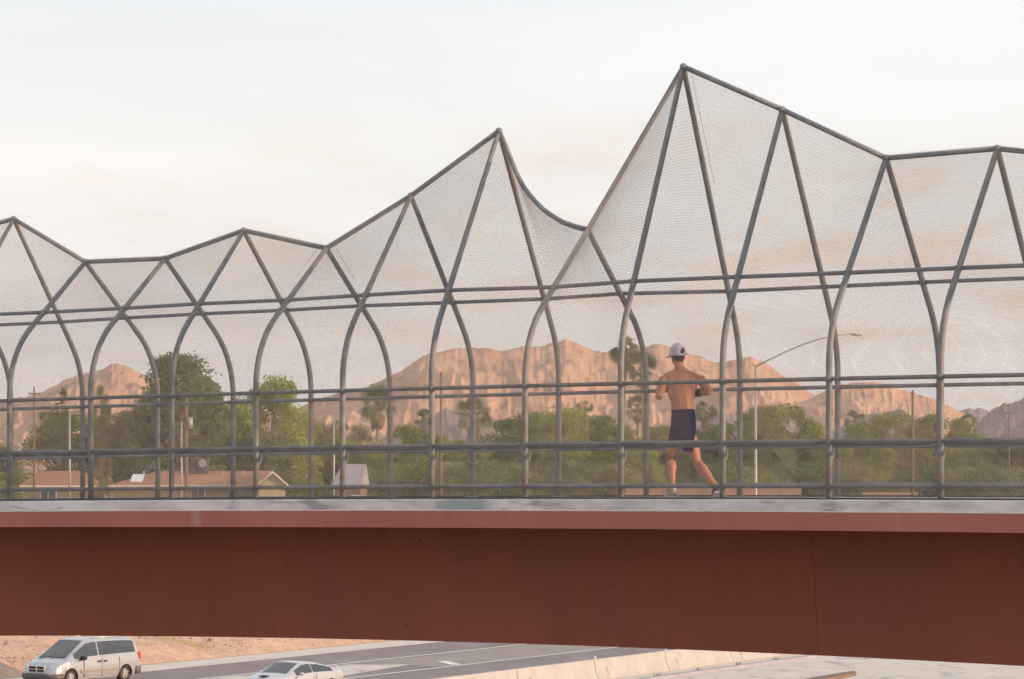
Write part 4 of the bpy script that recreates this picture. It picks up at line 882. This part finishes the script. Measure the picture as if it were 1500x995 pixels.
# --- coupe
CT = [(-2.20, .45, .80, .70, .86, .62), (-2.12, .36, .84, .80, .95, .64), (-1.9, .28, .88, .86, 1.0, .62), (-1.55, .22, .885, .885, 1.075, .60), (-.75, .20, .88, .885, 1.245, .56), (-.2, .20, .87, .88, 1.295, .555), (.15, .20, .86, .88, 1.27, .55),
      (.95, .20, .85, .87, .93, .70), (1.1, .20, .83, .865, .895, .72), (1.65, .22, .72, .84, .79, .70), (2.0, .28, .62, .76, .68, .6), (2.16, .36, .50, .60, .55, .48), (2.2, .42, .46, .5, .50, .4)]
def coupe(loc, rz, label):
    o = empty('coupe', loc, rz=rz, label=label, cat='car')
    bd, q = make_car(o, CT, 4.40, (-1.30, 1.27), .31, M['car_paint'], [(-1.5, -.34), (-.31, .64)], (.98, .18), (-1.72, -.72), 1.3)
    for x in (-1.30, 1.27):
        for s_ in (-1, 1): wheel(o, x, s_ * .76, .31, .2, s_)
    for s_ in (-1, 1):
        MB().tube([(1.98, s_ * .42, .60), (2.03, s_ * .55, .58), (1.85, s_ * .74, .62)], [(.05, .05), (.06, .05), (.04, .04)], 10).obj('headlight', M['lampglass'], o, True)
        MB().box(-2.16, -2.06, s_ * .62 - .14, s_ * .62 + .14, .66, .80).obj('tail_light', M['redlamp'], o)
        MB().tube([(.55, s_ * .82, .87), (.53, s_ * .92, .91)], .02, 6).tube([(.58, s_ * .96, .92), (.45, s_ * .97, .92)], [(.06, .09), (.05, .08)], 10).obj('wing_mirror', M['car_paint'], o, True)
        MB().box(-.42, -.26, s_ * .885 - .02, s_ * .885 + .012, .74, .785).obj('door_handle', M['car_paint'], o)
        for gx_ in (.72, -.45): MB().box(gx_ - .006, gx_ + .006, s_ * .885 - .012, s_ * .885 + .004, .28, .84).obj('door_gap', M['dark'], o)
        MB().tube([(.96, s_ * .25 - .3, .925), (.88, s_ * .25 + .2, .95)], .010, 5).obj('wiper', M['blackp'], o)
    MB().box(1.35, 1.62, -.16, .16, .86, .885).obj('hood_scoop', M['blackp'], o)
    MB().box(.45, .8, -.62, .62, .6, .84).obj('dashboard', M['blackp'], o)
    for sy_ in (.34, -.34): MB().tube([(-.15, sy_, .5), (-.28, sy_, .95)], [(.07, .2), (.06, .18)], 10).obj('seat', M['plastic'], o, True)
    MB().tube([(2.0, -.72, .36), (2.18, -.35, .34), (2.2, 0, .34), (2.18, .35, .34), (2.0, .72, .36)], [(.11, .05)] * 5, 10).obj('front_bumper', M['car_paint'], o, True)
    MB().tube([(-1.95, -.82, .52), (-2.18, -.66, .52), (-2.23, 0, .52), (-2.18, .66, .52), (-1.95, .82, .52)], [(.14, .05)] * 5, 10).obj('rear_bumper', M['car_paint'], o, True)
    MB().box(-2.02, -1.82, -.66, .66, 1.02, 1.05).obj('spoiler', M['car_paint'], o)
    return o
cp = G(-59.85, 87.55); cpe = coupe((cp.x, cp.y, .006), yaw, 'silver white sloping coupe in the nearer lane, cut by the bottom edge')
pk = copy_tree(cpe); p = at(517, 722, 312); pk.location = (p.x, p.y, GZ); pk.rotation_euler = (0, 0, R(190)); pk['label'] = 'white car parked in front of the grey roofed shed'
# weathered timber lying on the concrete apron, bottom right
pts = [(1170, 1000), (1215, 988), (1250, 984.5), (1236, 992), (1190, 1004)]
def on_ground(X, Y, z): dd = (CH - z) * F / (Y - HY); return Vector(((X - CX) * dd / F, dd, z))
mb = MB(); a, b = on_ground(1160, 1001, .1), on_ground(1252, 983.5, .1); dr = (b - a).normalized(); s_ = Vector((-dr.y, dr.x, 0))
v = []
for z in (.011, .13):
    v += [a - s_ * .45 + Vector((0, 0, z - .1)), b - dr * 1.1 - s_ * .45 + Vector((0, 0, z - .1)), b + Vector((0, 0, z - .1)), b - dr * .9 + s_ * .12 + Vector((0, 0, z - .1)), a + s_ * .3 + Vector((0, 0, z - .1))]
mb.add(v, [(4, 3, 2, 1, 0), (5, 6, 7, 8, 9)] + [(j, (j + 1) % 5, 5 + (j + 1) % 5, 5 + j) for j in range(5)])
bevel(mb.obj('timber', M['wood'], None, label='pointed brown piece of timber lying on the pale concrete at the bottom right', cat='timber'), .02)
# ------------------------------------------------------------------ the jogger
t_j = solve(lambda t: img(BP(t, 1.55, 0))[0], 1004, -10, 15); base = BP(t_j, 1.55, 0.0); sj = F / base.y
deckY = img(base)[1]
def J(X, Y, dy=0.0): return Vector(((X - 1004) / sj, dy, (deckY - Y) / sj))
jog = MB()
def seg(pts, rads, n=18, up=(1, 0, 0)):
    """tube whose radii are (sideways, front-back)"""
    jog.tube(pts, rads, n, True, up=up)
cm = 0.01
# trunk: pelvis to neck
seg([J(1001, 634, .0), J(1001, 622, .0), J(1001, 611, .0), J(1000, 600, .01), J(999.5, 590, .02), J(999, 578, .035), J(998.5, 566, .04), J(998, 556, .04), J(997.5, 549, .03), J(997, 544.5, .03)],
    [(.10, .08), (.135, .10), (.146, .104), (.137, .096), (.138, .096), (.168, .110), (.194, .118), (.194, .110), (.14, .09), (.075, .07)], 24)
# shoulders yoke and trapezius
seg([J(974, 554, .03), J(980, 552, .035), J(997, 549.5, .035), J(1016, 552, .03), J(1023, 555, .02)], [(.052, .06), (.066, .075), (.072, .085), (.066, .075), (.052, .06)], 16, (0, 0, 1))
seg([J(982, 550, .03), J(990, 545, .035), J(995, 538, .045)], [(.035, .04), (.045, .05), (.04, .045)], 12)
seg([J(1014, 550, .03), J(1004, 545, .035), J(998, 538, .045)], [(.035, .04), (.045, .05), (.04, .045)], 12)
seg([J(997, 549, .03), J(995.5, 541, .045), J(994.5, 533, .06), J(994, 527, .07)], [(.066, .066), (.058, .062), (.056, .062), (.06, .07)], 16)
# shoulder blades and buttocks
jog.ball(J(985, 562, -.034), .060, .036, .085); jog.ball(J(1012, 562, -.034), .060, .036, .085)
jog.ball(J(994, 622, -.04), .062, .068, .07); jog.ball(J(1008, 622, -.04), .062, .068, .07)
# head: turned slightly left, facing away
hc = J(993, 521, .085); HR = Matrix.Rotation(R(24), 3, 'Z')
for s_ in (-1, 1):
    jog.tube([J(999 + s_ * 5, 561, -.045), J(999.5 + s_ * 4.5, 577, -.048), J(1000.5 + s_ * 4.5, 592, -.055), J(1001 + s_ * 5, 603, -.06)], [(.020, .018), (.030, .026), (.030, .026), (.022, .02)], 10, up=(1, 0, 0))
    jog.tube([J(998 + s_ * 19, 563, .0), J(998.5 + s_ * 16.5, 576, .0), J(999.5 + s_ * 12, 590, .0)], [(.034, .05), (.030, .05), (.02, .04)], 10, up=(1, 0, 0))
jog.ball(hc, .076, .098, .108, 20, 14, HR)
def hp(x, y, z): return hc + HR @ Vector((x, y, z))
jog.ball(hp(0, .035, -.062), .052, .060, .058, 16, 10, HR)
jog.tube([hp(0, .085, .012), hp(0, .108, -.020), hp(0, .098, -.034)], [.010, .015, .010], 8)      # nose
for s_ in (-1, 1):
    jog.ball(hp(s_ * .079, -.004, -.010), .010, .022, .033, 10, 8, HR)                                # ears
jog.ball(hp(0, .088, -.058), .024, .010, .007); jog.ball(hp(0, .086, -.070), .022, .010, .008)      # lips
jog.ball(hp(0, .080, -.098), .022, .018, .016)
# arms
def arm(S, E_, W_, hand_dir, curl):
    seg([S, S.lerp(E_, .35), S.lerp(E_, .7), E_], [.066, .062, .053, .046], 14)
    seg([E_, E_.lerp(W_, .3), E_.lerp(W_, .7), W_], [.047, .049, .038, .029], 14)
    hd = hand_dir.normalized(); side = hd.cross(curl).normalized(); cu = curl.normalized()
    pc = W_ + hd * .045; jog.tube([W_, W_ + hd * .03, W_ + hd * .085], [(.026, .022), (.040, .018), (.040, .016)], 12, up=tuple(side))
    for k, (off, ln) in enumerate(((-.030, .068), (-.010, .078), (.010, .072), (.029, .058))):
        p0 = W_ + hd * .080 + side * off; p1 = p0 + (hd * .75 + cu * .5) * ln * .45; p2 = p1 + (hd * .1 + cu) * ln * .38; p3 = p2 + (hd * -.7 + cu * .55) * ln * .32
        jog.tube([p0, p1, p2, p3], [.0095, .009, .0082, .007], 8)
    t0 = W_ + hd * .025 - side * .030; t1 = t0 - side * .022 + hd * .028 + cu * .012; t2 = t1 + hd * .028 + cu * .022 + side * .008
    jog.tube([t0, t1, t2], [.012, .0105, .008], 8)
SL, EL, WL = J(973.5, 554, .03), J(964.5, 582, -.05), J(972, 566, .20)
SRr, ER, WRr = J(1024.5, 554.5, .02), J(1040, 573, -.07), J(1018, 577, .10)
arm(SL, EL, WL, Vector((.15, .8, .5)), Vector((.9, .2, -.3)))
arm(SRr, ER, WRr, Vector((-.55, .75, .15)), Vector((-.6, -.5, -.5)))
# legs
HL, KL, AL = J(993, 628, .0), J(983.5, 671, .12), J(986, 714, -.02)
HRr, KR, AR = J(1008, 628, .0), J(1021, 677, .02), J(1046.5, 712, -.22)
def leg(Hh_, K, A_, toe):
    seg([Hh_, Hh_.lerp(K, .3), Hh_.lerp(K, .65), Hh_.lerp(K, .9), K], [(.072, .082), (.080, .086), (.078, .082), (.064, .068), (.058, .063)], 18)
    c1 = K.lerp(A_, .3) + Vector((0, -.022, 0)); seg([K, K.lerp(A_, .12), c1, K.lerp(A_, .6) + Vector((0, -.012, 0)), K.lerp(A_, .88), A_], [(.058, .062), (.055, .060), (.064, .070), (.051, .054), (.034, .038), (.035, .039)], 18)
    jog.tube([A_ + Vector((0, -.01, 0)), A_ + toe * .08 + Vector((0, 0, -.03)), A_ + toe * .19 + Vector((0, 0, -.045))], [(.036, .036), (.038, .03), (.036, .02)], 12, up=(0, 0, 1))
toeL = Vector((-.35, .93, 0)); toeR = Vector((.12, .55, -.55))
leg(HL, KL, AL, toeL); leg(HRr, KR, AR, toeR)
def remesh(mb, name, m, parent, vox, iters=6, **k):
    o = mb.obj(name, m, parent, True, **k); r_ = o.modifiers.new('remesh', 'REMESH'); r_.mode = 'VOXEL'; r_.voxel_size = vox; r_.use_smooth_shade = True
    s_ = o.modifiers.new('smooth', 'SMOOTH'); s_.iterations = iters; s_.factor = .5
    return o
person = remesh(jog, 'person', M['skin'], None, .0065, 5, label='shirtless man jogging away across the footbridge in navy shorts and a pale cap', cat='person')
person.location = base + Vector((0, 0, .0))
# cap with strap opening, bill facing away, hair below
def hat(dz, grow, n=24):
    mb = MB(); v, f = [], []; rows = 9
    for i in range(rows + 1):
        th = (math.pi * .56) * i / rows
        for j in range(n):
            ph = 2 * math.pi * j / n; back = max(0, -math.sin(ph))
            th2 = th; r_ = 1.06 + .06 * math.sin(th) ** 2
            z = .130 * math.cos(th2) * (1 + grow) + .012; v.append(hp((.089 + grow * .1) * math.sin(th2) * math.cos(ph) * r_, (.108 + grow * .1) * math.sin(th2) * math.sin(ph) * r_ - .004, z + dz))
    for i in range(rows):
        for j in range(n):
            if (i, j) in ((5, 19), (6, 17), (6, 18), (6, 19), (5, 18), (7, 17), (7, 18)): continue        # opening above the strap
            j2 = (j + 1) % n; f.append((i * n + j, (i + 1) * n + j, (i + 1) * n + j2, i * n + j2))
    return mb.add(v, f)
cap_o = hat(.012, .04).obj('cap', M['cap'], person, True); so_ = cap_o.modifiers.new('solid', 'SOLIDIFY'); so_.thickness = .006
mb = MB(); v, f = [], []
for i in range(7):
    for j in range(11):
        ph = R(90 - 52 + 104 * j / 10); rr_ = .100 + i * .0115; v.append(hp(rr_ * .92 * math.cos(ph), rr_ * math.sin(ph) * (1 + .10 * i / 6), .008 - .004 * i - .012 * abs(j - 5) / 5 * i / 6))
for i in range(6):
    for j in range(10): f.append((i * 11 + j, i * 11 + j + 1, (i + 1) * 11 + j + 1, (i + 1) * 11 + j))
br = mb.add(v, f).obj('cap_bill', M['cap'], person, True); so_ = br.modifiers.new('solid', 'SOLIDIFY'); so_.thickness = .005
MB().ball(hp(0, 0, .137), .008).obj('cap_button', M['cap'], person, True)
mb = MB(); mb.ball(hp(0, -.018, -.004), .083, .092, .085, 20, 14, HR); mb.ball(hp(0, -.052, -.045), .058, .042, .05, 16, 10, HR)
mb.obj('hair', M['hair'], person, True)
for s_ in (-1, 1):
    e_ = MB().ball(hp(s_ * .030, .087, .002), .011, .008, .007).obj('eye', M['white'], person, True); MB().ball(hp(s_ * .030, .0935, .002), .0048, .003, .0048).obj('pupil', M['blackp'], e_, True)
    MB().tube([hp(s_ * .014, .096, .020), hp(s_ * .032, .094, .024), hp(s_ * .048, .084, .018)], .0035, 5).obj('eyebrow', M['hair'], person, True)
# shorts: one cloth mesh hugging hips and thighs
sh_ = MB()
sh_.tube([J(1000.5, 602, .008), J(1001, 607, .0), J(1001, 616, -.005), J(1001, 628, -.01), J(1001, 640, -.005)], [(.140, .104), (.147, .112), (.156, .124), (.156, .130), (.145, .115)], 26, up=(1, 0, 0))
sh_.tube([J(993, 620, -.005), J(990.5, 636, .01), J(989.5, 651.5, .03)], [(.084, .100), (.088, .104), (.088, .102)], 20, up=(1, 0, 0))
sh_.tube([J(1007, 620, -.01), J(1009, 640, .0), J(1010.5, 660.5, .02)], [(.084, .104), (.088, .106), (.086, .100)], 20, up=(1, 0, 0))
sh_.ball(J(993, 624, -.060), .072, .068, .085); sh_.ball(J(1009, 624, -.060), .072, .068, .085)
shorts = remesh(sh_, 'shorts', M['navy'], person, .007, 3)
MB().tube([J(1000.5, 600.6, .008), J(1000.6, 604.5, .006)], [(.1425, .1065), (.1455, .110)], 26, up=(1, 0, 0)).obj('waistband', M['navy'], shorts, True)
for s_, (X0, X1) in ((-1, (984.5, 982)), (1, (1018, 1019))):
    MB().tube([J(X0, 612, -.02), J(X1, 640, -.02), J(X1 + s_, 650, -.0)], .006, 6).obj('side_seam', M['navy'], shorts, True)
# armband with phone on the right forearm, tattoo sleeve on the left knee
a, b = ER.lerp(WRr, .62), ER.lerp(WRr, 1.02)
ab = MB().tube([a, a.lerp(b, .5), b], [.047, .044, .040], 14).obj('armband', M['blackp'], person, True)
dv = (b - a).normalized(); c_ = a.lerp(b, .5); mtx = Matrix.Translation(c_ + Vector((0, -.045, -.004))) @ dv.to_track_quat('X', 'Z').to_matrix().to_4x4()
bevel(MB().box(-.052, .052, -.008, .008, -.030, .030, mtx).obj('phone', M['darkglass'], ab), .004)
mb = MB(); p0 = HL.lerp(KL, .83); mb.tube([p0, HL.lerp(KL, .95), KL + Vector((0, 0, -.01)), KL.lerp(AL, .12)], [(.0735, .0775), (.0655, .070), (.0610, .0665), (.0595, .0645)], 18, up=(1, 0, 0)); mb.obj('tattoo', M['ink'], person, True)
# shoes: sole, upper, laces, sock
def shoe(A_, toe, heel_lift, nm):
    t_ = Vector((toe.x, toe.y, 0)).normalized(); s_ = Vector((-t_.y, t_.x, 0)); pit = heel_lift
    Rm = Matrix((s_, t_, Vector((0, 0, 1)))).transposed().to_4x4() @ Matrix.Rotation(-pit, 4, 'X')
    ball_pt = Vector((0, .13, -.085)); ank = Vector((0, .0, 0))
    mtx = Matrix.Translation(A_) @ Rm
    up = MB().tube([mtx @ Vector(q_) for q_ in ((0, -.055, -.035), (0, -.03, -.03), (0, .04, -.042), (0, .12, -.060), (0, .19, -.070), (0, .215, -.073))], [(.03, .028), (.040, .048), (.043, .044), (.046, .030), (.036, .020), (.014, .010)], 16, up=tuple(s_))
    u_ = up.obj('shoe', M[nm], person, True)
    sl_ = MB(); outl = [(-.030, -.068), (-.040, -.02), (-.038, .05), (-.050, .12), (-.040, .19), (0, .225), (.040, .19), (.050, .12), (.038, .05), (.040, -.02), (.030, -.068)]
    v = [mtx @ Vector((x, y, z)) for z in (-.098, -.072) for x, y in outl]; n = len(outl); sl_.add(v, [tuple(range(n - 1, -1, -1)), tuple(range(n, 2 * n))] + [(j, (j + 1) % n, n + (j + 1) % n, n + j) for j in range(n)])
    sl_.obj('sole', M['lampgrey'], u_)
    for k in range(4): y = .03 + k * .024; MB().tube([mtx @ Vector((-.026, y, -.012 - k * .010)), mtx @ Vector((0, y + .01, -.002 - k * .011)), mtx @ Vector((.026, y, -.012 - k * .010))], .003, 5).obj('lace', M['white'], u_)
    MB().tube([mtx @ Vector((0, -.005, -.02)), mtx @ Vector((0, -.005, .035))], [.042, .040], 14).obj('sock', M['lampgrey' if nm == 'shoe' else 'shoe_dark'], u_, True)
AL2 = Vector((AL.x, AL.y, .099)); AR2 = Vector((AR.x, AR.y, .125))
shoe(AL2, toeL, 0.0, 'shoe'); shoe(AR2, Vector((-.1, .9, 0)), R(26), 'shoe_dark')
# ------------------------------------------------------------------ haze
HAZE = 3.0e-5
mb = MB().box(-5200, 5200, -300, 7600, -1.5, 560); hz = mb.obj('haze', None, None, kind='stuff')
hm = bpy.data.materials.new('haze_air'); hm.use_nodes = True; n = hm.node_tree.nodes
for q in list(n): n.remove(q)
mo = n.new('ShaderNodeOutputMaterial'); pv = n.new('ShaderNodeVolumePrincipled'); pv.inputs['Density'].default_value = HAZE; pv.inputs['Color'].default_value = (.86, .88, .95, 1); pv.inputs['Anisotropy'].default_value = 0.2
hm.node_tree.links.new(pv.outputs[0], mo.inputs['Volume']); hz.data.materials.append(hm)
